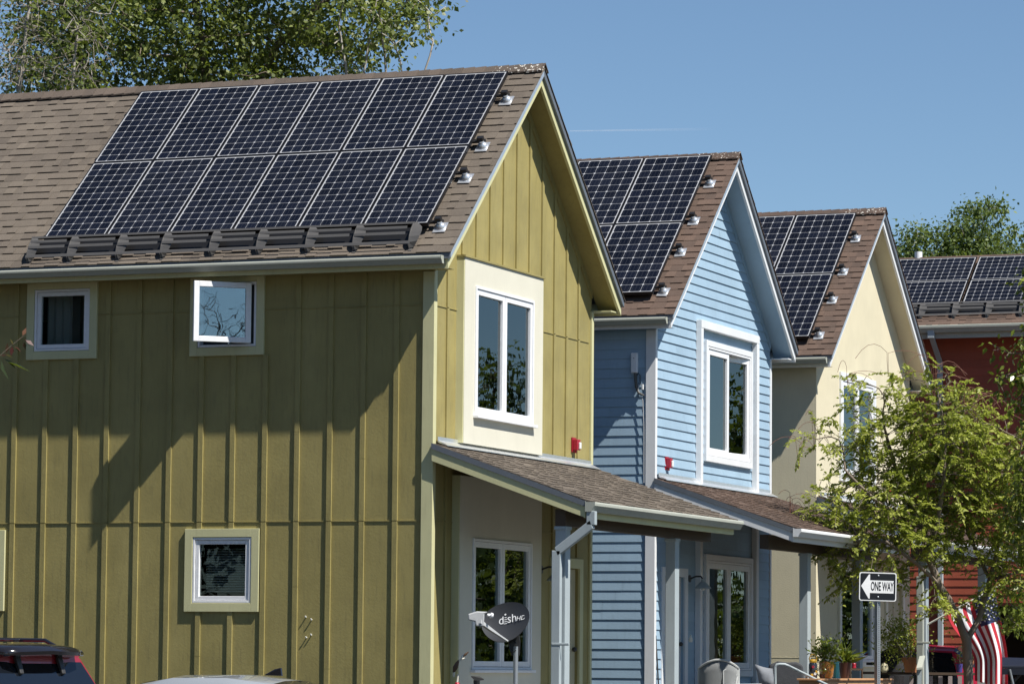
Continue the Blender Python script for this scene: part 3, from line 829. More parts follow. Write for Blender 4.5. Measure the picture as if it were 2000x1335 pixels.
# splash fences along the lower panel edge
def guard(label, xs, P, group='black snow fences under the arrays'):
    """P(x,s,d) -> world"""
    o = empty('snow_fence', P(xs[0], 0.05, 0), 0, label, 'snow fence', group)
    base = Vector(o.location)
    sec = [(0.385, 0.155), (0.365, 0.19), (0.25, 0.178), (0.15, 0.142), (0.05, 0.072), (0.03, 0.0), (0.20, 0.0), (0.26, 0.03), (0.33, 0.04), (0.40, 0.075), (0.40, 0.12)]
    for x in xs:
        m = MB(); m.prism([P(x, s, d) - base for s, d in sec], P(x + 0.008, 0, 0) - P(x, 0, 0))
        m.prism([P(x, s, d) - base for s, d in [(0.0, 0.002), (0.13, 0.002), (0.13, 0.008), (0.0, 0.008)]], P(x + 0.04, 0, 0) - P(x, 0, 0))
        fl = [(0.368, 0.184, 0.035), (0.32, 0.182, 0.075), (0.26, 0.172, 0.125), (0.20, 0.155, 0.135), (0.14, 0.13, 0.125), (0.08, 0.085, 0.10), (0.035, 0.02, 0.06)]
        for (s0, d0, w0), (s1, d1, w1) in zip(fl[:-1], fl[1:]):
            q = [P(x, s0, d0) - base, P(x + w0, s0 + 0.03, d0) - base, P(x + w1, s1 + 0.03, d1) - base, P(x, s1, d1) - base]
            m.add(q, [(0, 1, 2, 3)])
        m.build('bracket', M['fence'], o)
    m = MB(); m.prism([P(xs[0] + 0.02, s, d) - base for s, d in ((0.372, 0.108), (0.15, 0.010), (0.156, 0.004), (0.376, 0.10))], P(xs[-1], 0.1, 0) - P(xs[0], 0.1, 0)); m.build('shade_strip', M['black'], o)  # black plate standing in for the deep shade behind the bars
    for (s, d, h, full) in ((0.372, 0.192, 0.022, True), (0.290, 0.188, 0.032, False), (0.195, 0.166, 0.032, False), (0.085, 0.098, 0.035, True)):
        m = MB()
        spans = [(xs[0] - 0.01, xs[-1] + 0.02)] if full else [(a + 0.01, b - 0.05) for a, b in zip(xs[:-1], xs[1:])]
        for a, b in spans:
            q = [P(a, s, d) - base, P(a, s + 0.008, d + 0.004) - base, P(a, s + 0.008 - h * 0.75, d + 0.004 + h * 0.0 - h * 0.5) - base, P(a, s - h * 0.75, d - h * 0.5) - base]
            m.prism(q, P(b, s, d) - P(a, s, d))
        m.build('rail', M['fence'], o)
    return o
guard('black snow fence of brackets and rails below the olive house panels', (-5.0, -4.47, -3.84, -3.27, -2.65, -2.06, -1.45, -0.87, -0.19), lambda x, s, d: h2w(SG, roofpt(SG, x, s * 0.90 - 0.01, d * 0.84)))

# ------------------------------------------------------------------ red house across the end of the row
TR_, YE, ZE = 0.764, 25.6, 8.10
cr, sr = 1 / math.hypot(1, TR_), TR_ / math.hypot(1, TR_)
def RP(x, s, d): return Vector((x, YE + s * cr - d * sr, ZE + s * sr + d * cr))
redh = empty('red_house', (0, 0, 0), 0, 'tall dark red house with lap siding behind the leafy trees', 'house')
YW = 26.2
wl = MB(); hole = (-0.62, 1.3, 0.4, 3.1)
lap_courses(wl, 'S', 0.4, 8.02, 0.145, lambda z: -7.0, lambda z: 1.6, [hole], 0.015)
for v in range(len(wl.v)): wl.v[v] = (wl.v[v][0], wl.v[v][1] + YW, wl.v[v][2])
b = MB(); wall_cells(b, 'S', -7.0, 1.6, 0.4, 8.02, [hole])
wl.add([(x, y + YW, z) for x, y, z in b.v], b.f)
wl.box(-7.0, YW + 0.121, 0.4, -6.9, 29.0, 8.0); wl.box(1.5, YW + 0.121, 0.4, 1.6, 29.0, 8.0); wl.box(-6.9, 28.9, 0.4, 1.5, 29.0, 8.0)
wl.prism([(1.5, YW, 8.0), (1.5, 29.0, 8.0), (1.5, 27.45, 9.3)], (0.1, 0, 0))
wl.build('wall', M['red'], redh)
cp = MB(); cp.box(-0.75, YW + 0.13, 3.15, 1.45, 28.8, 3.25); cp.box(-0.76, YW + 0.13, 0.4, -0.66, 28.8, 3.15); cp.box(1.35, YW + 0.13, 0.4, 1.45, 28.8, 3.15); cp.box(-0.65, 28.6, 0.4, 1.35, 28.8, 3.15)
cp.build('carport', M['wood'], redh)
rr = MB()
rr.prism([(-7.3, YE - 0.03, ZE - 0.09), (-7.3, 27.45, ZE - 0.07 + (27.45 - YE) * TR_), (-7.3, 29.3, ZE - 0.07), (-7.3, 29.3, ZE - 0.012), (-7.3, 27.45, ZE - 0.005 + (27.45 - YE) * TR_), (-7.3, YE - 0.03, ZE - 0.012 - 0.03 * TR_)], (9.2, 0, 0))
rroof = rr.build('roof', M['drip'], redh)
shingles('shingles', M['sh_red'], rroof, (-7.3, YE - 0.035, ZE - 0.035 * TR_), (1, 0, 0), (0, cr, sr), (0, -sr, cr), 9.2, 1.9 / cr, seed=77)
f = MB(); f.box(-7.2, YE, ZE - 0.26, 1.85, YE + 0.025, ZE - 0.09); f.box(-7.2, YE + 0.026, ZE - 0.2, 1.85, YW - 0.016, ZE - 0.185); f.build('fascia', M['gutter'], rroof)
gutter_mb('x', -7.2, 1.85, YE - 0.003, ZE - 0.03, h=0.13, d=0.125).build('gutter', M['gutter'], rroof, smooth=True, angle=25)
d = MB(); d.box(-1.16, YE - 0.10, 7.84, -1.04, YE - 0.02, 7.98)
d.prism([(-1.14, YE - 0.09, 7.86), (-1.14, YE - 0.01, 7.86), (-1.14, YW - 0.03, 7.45), (-1.14, YW - 0.1, 7.45)], (0.09, 0, 0))
d.box(-1.14, YW - 0.1, 0.5, -1.05, YW - 0.03, 7.46); d.build('downspout', M['postgrey'], rroof, bevel=0.006)
v = MB(); v.tube([(-1.86, 27.5, 9.2), (-1.86, 27.5, 9.63)], 0.07, 14); v.build('vent_pipe', M['vinyl'], rroof, smooth=True)
SR = dict(loc=(0, 0, 0), rz=0)
def solar_red(x0, s, label):
    O = RP(x0, s, 0.115); X = Vector((1, 0, 0)); Y = Vector((0, cr, sr)); Z = X.cross(Y)
    o = solar(SG, 0, 0, 1.58, 0.80, 0, 'p126', 12, 6, label, 'solar panels on the red house roof')
    o.location = O; o.rotation_euler = Matrix((X, Y, Z)).transposed().to_euler()
for r, rn in ((1, 'upper'), (0, 'lower')):
    for c, cn in enumerate(('left', 'right')):
        solar_red(-0.684 - 1.58 + c * 1.63, 0.50 + r * 0.81, '%s wide solar panel in the %s row on the red house' % (cn, rn))
guard('black snow fence below the red house panels above its gutter', tuple(-2.6 + 0.61 * k for k in range(8)), lambda x, s, d: RP(x, s * 0.92 + 0.13, d * 0.84))
# ------------------------------------------------------------------ vegetation
CAMP = Vector((15.50106, -36.83085, 2.0))
_y, _p, _r, _F = 0.37629, 0.08883, 0.00873, 7045.83
_f = Vector((-math.sin(_y) * math.cos(_p), math.cos(_y) * math.cos(_p), math.sin(_p)))
_rt = Vector((math.cos(_y), math.sin(_y), 0)); _up = _rt.cross(_f)
_rx = _rt * math.cos(_r) + _up * math.sin(_r); _ux = -_rt * math.sin(_r) + _up * math.cos(_r)
def at(px, py, D):
    """point of the world D metres into the street for a position in the 2000 x 1335 photograph"""
    return CAMP + _f * D + _rx * ((px - 1000) / _F * D) - _ux * ((py - 667.5) / _F * D)

M['bark'] = paint('grey_brown_bark', (0.17, 0.135, 0.105), 0.9, 0.3, 30, 0.6, dirt=0.3)
M['barkpale'] = paint('pale_grey_bark', (0.36, 0.33, 0.29), 0.85, 0.25, 25, 0.5, dirt=0.25)
M['twig'] = plain('grey_dead_twig', (0.24, 0.21, 0.17), 0.85)
M['redtwig'] = plain('red_brown_twig', (0.19, 0.085, 0.06), 0.8)
M['lf_cotton'] = leaf_mat('cottonwood_leaf', (0.036, 0.054, 0.016), (0.13, 0.17, 0.046), (0.31, 0.34, 0.13), 0.42, 0.42)
M['lf_elm'] = leaf_mat('elm_leaf', (0.045, 0.072, 0.020), (0.10, 0.145, 0.042), (0.20, 0.26, 0.09), 0.35, 0.5)
M['lf_young'] = leaf_mat('young_tree_leaf', (0.12, 0.15, 0.026), (0.31, 0.355, 0.065), (0.52, 0.54, 0.14), 0.48, 0.42)
M['lf_pear'] = leaf_mat('glossy_leaf', (0.05, 0.075, 0.012), (0.13, 0.17, 0.025), (0.27, 0.31, 0.06), 0.35, 0.28)
M['lf_dark'] = leaf_mat('dark_leaf', (0.006, 0.011, 0.004), (0.016, 0.026, 0.009), (0.035, 0.05, 0.017), 0.25, 0.5)
M['lf_purple'] = leaf_mat('red_purple_leaf', (0.035, 0.008, 0.010), (0.10, 0.02, 0.025), (0.25, 0.12, 0.08), 0.3, 0.4)

def envelope(rs, ells, n, gap=0.0, gs=0.7):
    """n points in a union of ellipsoids (centre, rx, ry, rz, weight), thinned by a lumpy noise"""
    wts = np.array([e[4] * e[1] * e[2] * e[3] for e in ells]); wts /= wts.sum()
    out = []
    ph = rs.uniform(0, 6.28, (6, 3)); fr = rs.normal(0, 1, (6, 3)) / gs * 1.6
    while len(out) < n:
        e = ells[rs.choice(len(ells), p=wts)]
        d = rs.normal(0, 1, 3); d /= np.linalg.norm(d); r = rs.uniform(0.25, 1) ** (1 / 2.2)
        p = np.array(e[0]) + d * r * np.array(e[1:4])
        v = np.mean([math.sin(float(fr[k] @ p) + ph[k][0]) for k in range(6)])
        if v * 1.5 > rs.uniform(-1, 1) - 1 + 2 * gap - 0.6 + 0.6 * 0: out.append(p)
    return np.array(out)

def colonize(rs, paths, A, step=0.35, infl=3.0, kill=0.45, iters=90, droop=0.0):
    """space colonisation: paths are given limbs (list of point lists; first starts at the ground)"""
    N = []; par = []
    for path in paths:
        prev = None
        for i, p in enumerate(path):
            p = np.array(p, float)
            if i == 0 and N:
                prev = int(np.argmin([np.linalg.norm(q - p) for q in N])); continue
            if prev is not None:
                q = N[prev]; L = np.linalg.norm(p - q); k = max(1, int(L / step))
                for j in range(1, k + 1):
                    N.append(q + (p - q) * j / k + (rs.normal(0, 0.012 * step / 0.35, 3) if j < k else 0)); par.append(prev); prev = len(N) - 1
            else:
                N.append(p); par.append(-1); prev = len(N) - 1
    A = A.copy()
    for it in range(iters):
        if len(A) == 0: break
        NN = np.array(N)
        d2 = ((A[:, None, :] - NN[None]) ** 2).sum(2)
        near = d2.argmin(1); dm = np.sqrt(d2[np.arange(len(A)), near])
        ok = dm < infl
        if not ok.any(): infl *= 1.5; continue
        new = {}
        for i in np.where(ok)[0]:
            v = A[i] - NN[near[i]]; v /= np.linalg.norm(v) + 1e-9
            new.setdefault(int(near[i]), []).append(v)
        cnt = 0
        for k, vs in new.items():
            v = np.sum(vs, 0) + rs.normal(0, 0.25, 3); v[2] -= droop
            v /= np.linalg.norm(v) + 1e-9
            q = NN[k] + v * step
            N.append(q); par.append(k); cnt += 1
        NN = np.array(N[-cnt:])
        d2 = ((A[:, None, :] - NN[None]) ** 2).sum(2).min(1)
        A = A[np.sqrt(d2) > kill]
    return np.array(N), np.array(par)

def branch_mesh(mb, N, par, rtip, power=2.3, rmax=None, sides=6):
    n = len(N); ch = [[] for _ in range(n)]
    for i, p in enumerate(par):
        if p >= 0: ch[p].append(i)
    r = np.zeros(n)
    for i in range(n - 1, -1, -1):
        r[i] = rtip if not ch[i] else sum(r[c] ** power for c in ch[i]) ** (1 / power)
    # parents always precede children only inside growth; iterate for safety
    for _ in range(2):
        for i in range(n - 1, -1, -1):
            if ch[i]: r[i] = sum(r[c] ** power for c in ch[i]) ** (1 / power)
    if rmax: r = np.minimum(r * min(1.0, rmax / r.max()) if r.max() > rmax else r, rmax)
    r = np.maximum(r, rtip)
    roots = [i for i in range(n) if par[i] < 0]
    stack = [(q, None) for q in roots]
    while stack:
        i, frm = stack.pop()
        path = [frm] if frm is not None else []
        cur = i
        while True:
            path.append(cur)
            if not ch[cur]: break
            c = sorted(ch[cur], key=lambda k: -r[k])
            for o in c[1:]: stack.append((o, cur))
            cur = c[0]
        if len(path) > 1:
            rr = [min(r[k], r[path[1]]) if j == 0 and frm is not None else r[k] for j, k in enumerate(path)]
            mb.tube([N[k] for k in path], [max(x, rtip * 0.7) for x in rr], 9 if rr[0] > 0.06 else (sides if rr[0] > 0.015 else 4), cap=False)
    return r, ch

def leaves(rs, P, D, size, width, fold=0.25, up=0.5):
    """kite leaves: base P, direction D"""
    n = len(P)
    D = D / (np.linalg.norm(D, axis=1, keepdims=True) + 1e-9)
    u = rs.normal(0, 1, (n, 3)); u[:, 2] += up * 2
    W = np.cross(D, u); W /= np.linalg.norm(W, axis=1, keepdims=True) + 1e-9
    Nn = np.cross(W, D)
    L = (size * rs.uniform(0.65, 1.25, (n, 1))); B = L * width
    mid = P + D * L * 0.42
    V = np.stack([P, mid + W * B * 0.5 + Nn * L * fold * 0.25, P + D * L - Nn * L * fold * 0.2, mid - W * B * 0.5 + Nn * L * fold * 0.25], 1).reshape(-1, 3)
    F = np.arange(n * 4).reshape(n, 4)
    return V, F

def crown(name, rs, pts, mat, parent, per, spread, size, width, droop=0.3, cvar=0.22, base=0.5, flat=0.8):
    """a clump of leaves round every twig point"""
    n = len(pts)
    k = rs.poisson(per, n); idx = np.repeat(np.arange(n), k)
    off = rs.normal(0, 1, (len(idx), 3)) * spread * np.array([1, 1, flat])
    P = pts[idx] + off
    D = off / spread * 0.5 + rs.normal(0, 0.8, off.shape); D[:, 2] -= droop * 2
    V, F = leaves(rs, P, D, size, width)
    cl = rs.normal(0, 0.10, n)[idx]
    return fmesh(name, V, F, M[mat], parent, np.clip(base + cl + rs.normal(0, cvar, len(idx)), 0, 1))

def spray_crown(name, rs, pts, dirs, mat, parent, nleaf, length, size, width, droop=0.5, base=0.5, cvar=0.2):
    """flat sprays: leaflets in two ranks along an arching twig; returns twig polylines too"""
    V = []; F = []; var = []; tw = []
    allP = []; allD = []
    for p, d in zip(pts, dirs):
        d = d / (np.linalg.norm(d) + 1e-9); L = length * rs.uniform(0.6, 1.35); m = int(nleaf * rs.uniform(0.6, 1.3))
        side = np.cross(d, [0, 0, 1.0]) + rs.normal(0, 0.25, 3); side /= np.linalg.norm(side) + 1e-9
        line = []; c = rs.normal(0, 0.12)
        for j in range(m + 1):
            t = j / m
            q = p + d * L * t + np.array([0, 0, -droop * L * t * t])
            line.append(q)
            tang = d + np.array([0, 0, -2 * droop * t])
            for s in ((1, -1) if j else ()):
                if rs.random() < 0.12: continue
                allP.append(q); allD.append(tang * 0.55 + side * s * 0.8 + rs.normal(0, 0.22, 3) + np.array([0, 0, -0.12])); var.append(base + c + rs.normal(0, cvar))
        tw.append(line[::3] + [line[-1]])
    V, F = leaves(rs, np.array(allP), np.array(allD), size, width, 0.3, 0.9)
    return fmesh(name, V, F, M[mat], parent, np.clip(var, 0, 1)), tw

def tips(N, ch, r, thr):
    return np.array([N[i] for i in range(len(N)) if r[i] < thr])

def tree(name, label, seed, paths, ells, n_attr, bark, leaf, per, spread, size, width, step=0.4, kill=0.5, rtip=0.008, rmax=0.3, gap=0.2, keep=1.0, thr=2.2, cat='tree', group=None, droop=0.3, base=0.5, gs=0.9, infl=3.5, cvar=0.22):
    rs = np.random.RandomState(seed)
    A = envelope(rs, ells, n_attr, gap, gs)
    N, par = colonize(rs, paths, A, step, infl, kill)
    o = empty(name, tuple(paths[0][0]), 0, label, cat, group)
    org = np.array(paths[0][0], float)
    mb = MB(); r, ch = branch_mesh(mb, N - org, par, rtip, 2.3, rmax)
    mb.build('trunk', M[bark], o, smooth=True, angle=80)
    T = tips(N, ch, r, rtip * thr)
    if keep < 1: T = T[rs.random(len(T)) < keep]
    crown('crown', rs, T - org, leaf, o, per, spread, size, width, droop, base=base, cvar=cvar)
    return o, N, par, r, ch

E2 = np.array([math.cos(_y), math.sin(_y), 0]); G2 = np.array([-math.sin(_y), math.cos(_y), 0])
def loc3(px, py, D, dd=0.0): return np.array(at(px, py, D)) + G2 * dd

# big cottonwood behind the olive house
c0 = loc3(400, -80, 60); b0 = np.array([c0[0], c0[1], 0.2])
def lo(e, g, z): return np.array([b0[0], b0[1], 0]) + E2 * e + G2 * g + np.array([0, 0, z])
tree('cottonwood_tree', 'large leafy cottonwood tree rising behind the olive house roof', 11,
     [[lo(0, 0, 0.2), lo(0.1, 0, 4), lo(0.0, 0.1, 7.5), lo(0.3, 0, 10), lo(1.2, 0.2, 12.2), lo(2.3, 0, 13.2)], [lo(0, 0.1, 7.5), lo(-1.0, 0.3, 9.5), lo(-2.0, 0.2, 11.8), lo(-2.6, 0, 13.5)], [lo(0.3, 0, 10), lo(0.0, -0.6, 12.2), lo(-0.3, -0.5, 14.2)]],
     [(lo(-0.6, 0, 13.0), 2.6, 2.4, 2.6, 1.0), (lo(1.6, 0, 13.2), 1.9, 2.0, 1.9, 1.0), (lo(-1.5, 0.2, 12.0), 2.0, 1.8, 1.6, 1.1), (lo(3.0, 0, 13.3), 1.15, 1.1, 0.75, 0.8), (lo(0.6, -0.2, 11.7), 1.6, 1.5, 1.2, 1.0), (lo(2.6, 0, 12.1), 0.9, 0.9, 0.6, 0.7), (lo(0, 0, 15.0), 3.6, 2.8, 1.8, 0.5)],
     1500, 'bark', 'lf_cotton', 52, 0.17, 0.085, 0.82, step=0.26, kill=0.32, rtip=0.009, rmax=0.28, gap=0.25, gs=0.8, cvar=0.27)
# pale many-stemmed sapling at its right end
s0 = loc3(770, 150, 58); s0[2] = 0.2
def lo2(e, g, z): return np.array([s0[0], s0[1], 0]) + E2 * e + G2 * g + np.array([0, 0, z])
tree('poplar_sapling', 'slender pale stemmed poplar showing above the right panels of the olive house', 12,
     [[lo2(0, 0, 0.2), lo2(0, 0, 6), lo2(-0.35, 0, 9.6), lo2(-0.5, 0, 11.4), lo2(-0.3, 0, 12.6)], [lo2(0, 0, 6), lo2(-0.1, 0.2, 9.8), lo2(-0.15, 0.2, 11.6), lo2(-0.25, 0, 12.4)], [lo2(0, 0, 6), lo2(0.3, 0, 10.4), lo2(0.1, 0, 11.6), lo2(-0.1, 0, 12.3)], [lo2(0, 0, 6), lo2(0.38, 0, 10.6), lo2(0.5, 0, 11.5), lo2(0.62, 0, 11.95)], [lo2(-0.35, 0, 9.6), lo2(-0.7, 0.1, 11.0), lo2(-0.9, 0, 12.2)]],
     [(lo2(-0.2, 0, 12.35), 1.0, 0.9, 0.55, 1), (lo2(0.35, 0, 12.5), 0.55, 0.6, 0.55, 1), (lo2(-0.95, 0, 11.6), 0.5, 0.5, 0.4, .8)],
     150, 'barkpale', 'lf_cotton', 13, 0.14, 0.092, 0.8, step=0.2, kill=0.26, rtip=0.009, rmax=0.11, gap=0.25, infl=1.4, thr=1.8, cvar=0.27)
# half bare tree at the far left
t0 = loc3(40, 60, 57); t0[2] = 0.2
def lo3(e, g, z): return np.array([t0[0], t0[1], 0]) + E2 * e + G2 * g + np.array([0, 0, z])
to, N, par, r, ch = tree('half_bare_tree', 'half bare tree with grey dead twigs above the left end of the olive roof', 13,
     [[lo3(0, 0, 0.2), lo3(0, 0, 5), lo3(0.2, 0, 8.5), lo3(0.0, 0, 11), lo3(0.2, 0, 13)], [lo3(0.2, 0, 8.5), lo3(0.8, 0, 10.4), lo3(0.9, 0, 12)], [lo3(0, 0, 5), lo3(-0.8, 0, 9), lo3(-1.0, 0, 12)]],
     [(lo3(0.1, 0, 12.0), 1.5, 1.4, 1.5, 1), (lo3(0.7, 0.2, 11.4), 0.9, 0.9, 0.8, 1)], 420, 'barkpale', 'lf_cotton', 16, 0.18, 0.09, 0.7, step=0.25, kill=0.3, rtip=0.007, rmax=0.16, gap=0.2, keep=0.95, base=0.5, thr=1.6)
rs = np.random.RandomState(5); mb = MB()
org = np.array(to.location)
for k in range(210):
    p = lo3(rs.uniform(-0.5, 1.25), rs.uniform(-1.0, 0.3), rs.uniform(10.9, 12.7)) - org; d = rs.normal(0, 1, 3); d[2] = -abs(d[2]) * 0.3 + 0.1
    d /= np.linalg.norm(d); L = rs.uniform(0.25, 0.8); cv = rs.normal(0, 0.3, 3) - np.array([0, 0, 0.35])
    mb.tube([p + d * L * t + cv * L * t * t for t in (0, 0.25, 0.5, 0.75, 1.0)], [0.006, 0.006, 0.005, 0.004, 0.003], 4, cap=False)
mb.build('dead_twigs', M['twig'], to)

# pale green elms beyond the red house
for k, (px, dp, sd, lbl, leafm, top) in enumerate(((1862, 95, 21, 'pale green elm beyond the red house roof, left of the pair', 'lf_elm', 0.0), (2035, 101, 22, 'darker elm beyond the red house roof at the right edge', 'lf_elm', -0.2))):
    e0 = loc3(px, 480, dp); e0[2] = 0.5
    def lo4(e, g, z): return np.array([e0[0], e0[1], 0]) + E2 * e + G2 * g + np.array([0, 0, z + top])
    tree('elm_tree', lbl, sd, [[lo4(0, 0, 0.5), lo4(0, 0, 5), lo4(0.3, 0, 9), lo4(0.6, 0, 12.4)], [lo4(0, 0, 5), lo4(-1, 0, 9), lo4(-0.9, 0, 12)]],
         [(lo4(0, 0, 11.6), 2.1, 1.8, 2.0, 1), (lo4(0.65, 0, 12.9), 1.0, 1.0, 1.5, 1), (lo4(-1.05, 0, 12.5), 0.85, 0.8, 1.25, 1), (lo4(1.6, 0, 12.4), 0.8, 0.9, 1.0, 1), (lo4(-1.75, 0, 12.0), 0.6, 0.6, 0.9, 1.2), (lo4(0.0, 0, 9), 2.6, 2.2, 2.0, .6)],
         1700, 'barkpale', leafm, 60, 0.16, 0.11, 0.6, step=0.26, kill=0.26, rtip=0.007, rmax=0.22, gap=0.3, gs=0.7, base=0.5, group='elms beyond the red house')

# young street tree with drooping sprays
def q(px, py, dd=0.0): return loc3(px, py, 50, dd)
base = q(1893, 1335); base[2] = 0.1
limbs = [[base, q(1891, 1300), q(1888, 1250), q(1868, 1200, -.05), q(1832, 1140, -.1), q(1812, 1085, -.1), q(1800, 1030, 0), q(1770, 970, .1), q(1748, 900, .2), q(1730, 830, .2)],
         [q(1888, 1250), q(1915, 1205, .1), q(1938, 1130, .2), q(1958, 1040, .2), q(1985, 950, .2), q(1998, 860, .1)],
         [q(1812, 1085, -.1), q(1828, 1010, -.3), q(1838, 930, -.4), q(1836, 850, -.4), q(1828, 770, -.3)],
         [q(1800, 1030, 0), q(1760, 1010, -.4), q(1700, 980, -.6), q(1650, 930, -.6)],
         [q(1832, 1140, -.1), q(1780, 1100, -.5), q(1720, 1060, -.7), q(1650, 1060, -.6)],
         [q(1938, 1130, .2), q(1900, 1040, .5), q(1890, 950, .6), q(1900, 860, .6)],
         [q(1938, 1130, .2), q(1975, 1120, -.2), q(2020, 1110, -.4)]]
def el(px, py, dd, rx, rz, w=1.0): return (q(px, py, dd), rx, rx * 1.0, rz, w)
EY = [el(1690, 990, -.3, .62, .62), el(1640, 1040, -.4, .46, .5), el(1735, 890, 0, .62, .75), el(1800, 950, .1, .7, .8), el(1835, 850, -.2, .6, .75), el(1890, 910, .2, .62, .7), el(1950, 990, .2, .6, .8), el(1985, 900, .1, .5, .5), el(1972, 1105, 0, .5, .45), el(2000, 1190, .3, .22, .4),
      el(1685, 780, 0, .25, .42), el(1650, 870, -.2, .3, .32), el(1590, 855, -.4, .26, .22, .8), el(1770, 770, .1, .34, .36), el(1660, 1110, -.5, .3, .22, .8), el(1830, 745, -.2, .24, .26), el(1780, 1060, -.3, .45, .35, .8), el(1610, 985, -.5, .3, .35), el(1870, 1070, .3, .45, .35, .6), el(1700, 1080, -.6, .3, .2, .7), el(1890, 810, .1, .3, .35)]
rs = np.random.RandomState(31)
EY += [el(1830, 1175, -.3, .26, .26, 1.2), el(1655, 1125, -.5, .3, .2), el(1760, 1120, .4, .32, .2), el(1935, 1175, .4, .25, .2, .8), el(1940, 860, .2, .4, .4), el(1990, 1010, -.1, .45, .5), el(1985, 1090, -.2, .45, .45), el(1740, 990, -.5, .45, .5), el(1850, 1010, .4, .5, .5)]
A = envelope(rs, EY, 4200, 0.15, 0.4)
N, par = colonize(rs, limbs, A, 0.12, 1.2, 0.105, 90)
yt = empty('young_street_tree', tuple(base), 0, 'young street tree with yellow green sprays in front of the cream house', 'tree')
mb = MB(); r, ch = branch_mesh(mb, N - base, par, 0.0045, 2.5, 0.068)
T = [i for i in range(len(N)) if r[i] < 0.0085 and par[i] >= 0]
D = np.array([N[i] - N[par[i]] for i in T]); D[:, 2] += 0.05
D = D / np.linalg.norm(D, axis=1, keepdims=True) + rs.normal(0, 0.45, D.shape)
co_, tw = spray_crown('crown', rs, np.array([N[i] for i in T]) - base, D, 'lf_young', yt, 12, 0.31, 0.070, 0.52, 0.28, 0.56, 0.2)
for ln in tw[::2]: mb.tube(ln, 0.0028, 3, cap=False)
mb.build('trunk', M['bark'], yt, smooth=True, angle=80)
for px, py, n_, sc in ((1824, 700, 8, 1.0), (1880, 760, 7, .9), (1905, 770, 6, .9), (1850, 740, 4, .8), (1935, 780, 4, .8), (1735, 660, 2, .9), (1660, 700, 3, .7), (1560, 840, 4, .7), (1545, 960, 5, .6), (1590, 800, 3, .6)):
    mb = MB()
    for k in range(n_):
        p = q(px + rs.uniform(-8, 8), py + rs.uniform(0, 40)) - base; root_ = q(px, py + 75) - base; a = rs.choice([-1, 1]) * rs.uniform(0.15, 0.75) * sc; h_ = rs.uniform(0.12, 0.4) * sc; st = rs.uniform(0.05, 0.2)
        mb.tube([root_, p - np.array([0, 0, st])] + [p + E2 * a * t + G2 * a * 0.3 * t + np.array([0, 0, h_ * (1.6 * t - 1.9 * t * t)]) for t in (0, 0.2, 0.4, 0.6, 0.8, 1.0)], 0.0032, 4, cap=False)
    mb.build('bare_shoot', M['redtwig'], yt)

# broad leaved tree at the right edge
def q2(px, py, dd=0.0): return loc3(px, py, 46, dd)
base = q2(2085, 1335); base[2] = 0.1
limbs = [[base, q2(2080, 1200), q2(2060, 1000), q2(2045, 800), q2(2030, 600), q2(2020, 500)], [q2(2045, 800), q2(2010, 740), q2(1985, 725), q2(1945, 740)], [q2(2040, 740), q2(2010, 690), q2(1970, 690), q2(1938, 672)], [q2(2035, 640), q2(2005, 590), q2(1997, 545)],
         [q2(2060, 1000), q2(2020, 960), q2(1985, 900)], [q2(2075, 1150), q2(2020, 1160), q2(1975, 1210)]]
def el(px, py, dd, rx, rz, w=1.0): return (q2(px, py, dd), rx, rx, rz, w)
rs = np.random.RandomState(41)
A = envelope(rs, [el(2030, 700, 0, .32, .5), el(1960, 688, 0, .16, .1, 2), el(1950, 745, 0, .13, .08, 2), el(1985, 745, 0, .18, .14, 2), el(2000, 790, 0, .22, .25, 1.5), el(2002, 585, 0, .1, .24, 1.5), el(2040, 950, 0, .4, .9), el(2000, 1190, 0, .28, .35), el(2040, 500, 0, .3, .5), el(1995, 1000, 0.3, .25, .6)], 560, 0.0, 0.5)
N, par = colonize(rs, limbs, A, 0.1, 1.0, 0.09, 80)
pt = empty('broad_leaf_tree', tuple(base), 0, 'broad leaved tree with glossy leaves reaching in at the right edge', 'tree')
mb = MB(); r, ch = branch_mesh(mb, N - base, par, 0.005, 2.5, 0.08); mb.build('trunk', M['bark'], pt, smooth=True, angle=80)
crown('crown', rs, tips(N, ch, r, 0.0085) - base, 'lf_pear', pt, 9, 0.06, 0.09, 0.5, 0.55)

# reddish leafed twig of a crab apple reaching in at the left edge
def q3(px, py, dd=0.0): return loc3(px, py, 22, dd)
base = q3(-700, 1335); base[2] = 0.0
cr_ = empty('crab_apple_tree', tuple(base), 0, 'crab apple tree whose red leafed twig reaches in at the left edge', 'tree')
rs = np.random.RandomState(51)
limbs = [[base, q3(-690, 1000), q3(-600, 820), q3(-400, 740), q3(-200, 715), q3(-60, 705), q3(0, 694), q3(25, 672), q3(46, 656)], [q3(-600, 820), q3(-650, 500), q3(-600, 200)], [q3(-400, 740), q3(-350, 560), q3(-330, 400)]]
A = envelope(rs, [(q3(-600, 350), .9, .8, .9, 1), (q3(-380, 560), .5, .5, .5, 1)], 220, .1, .4)
N, par = colonize(rs, limbs, A, 0.1, 1.4, 0.13, 60)
mb = MB(); r, ch = branch_mesh(mb, N - base, par, 0.002, 2.6, 0.05); mb.build('trunk', M['bark'], cr_, smooth=True, angle=80)
T = tips(N, ch, r, 0.004); T = np.array([p for p in T if not (np.dot(p - q3(-110, 700), E2) > 0)])
crown('crown', rs, T - base, 'lf_purple', cr_, 9, 0.07, 0.07, 0.5, 0.4)
P = []; D = []; vv = []
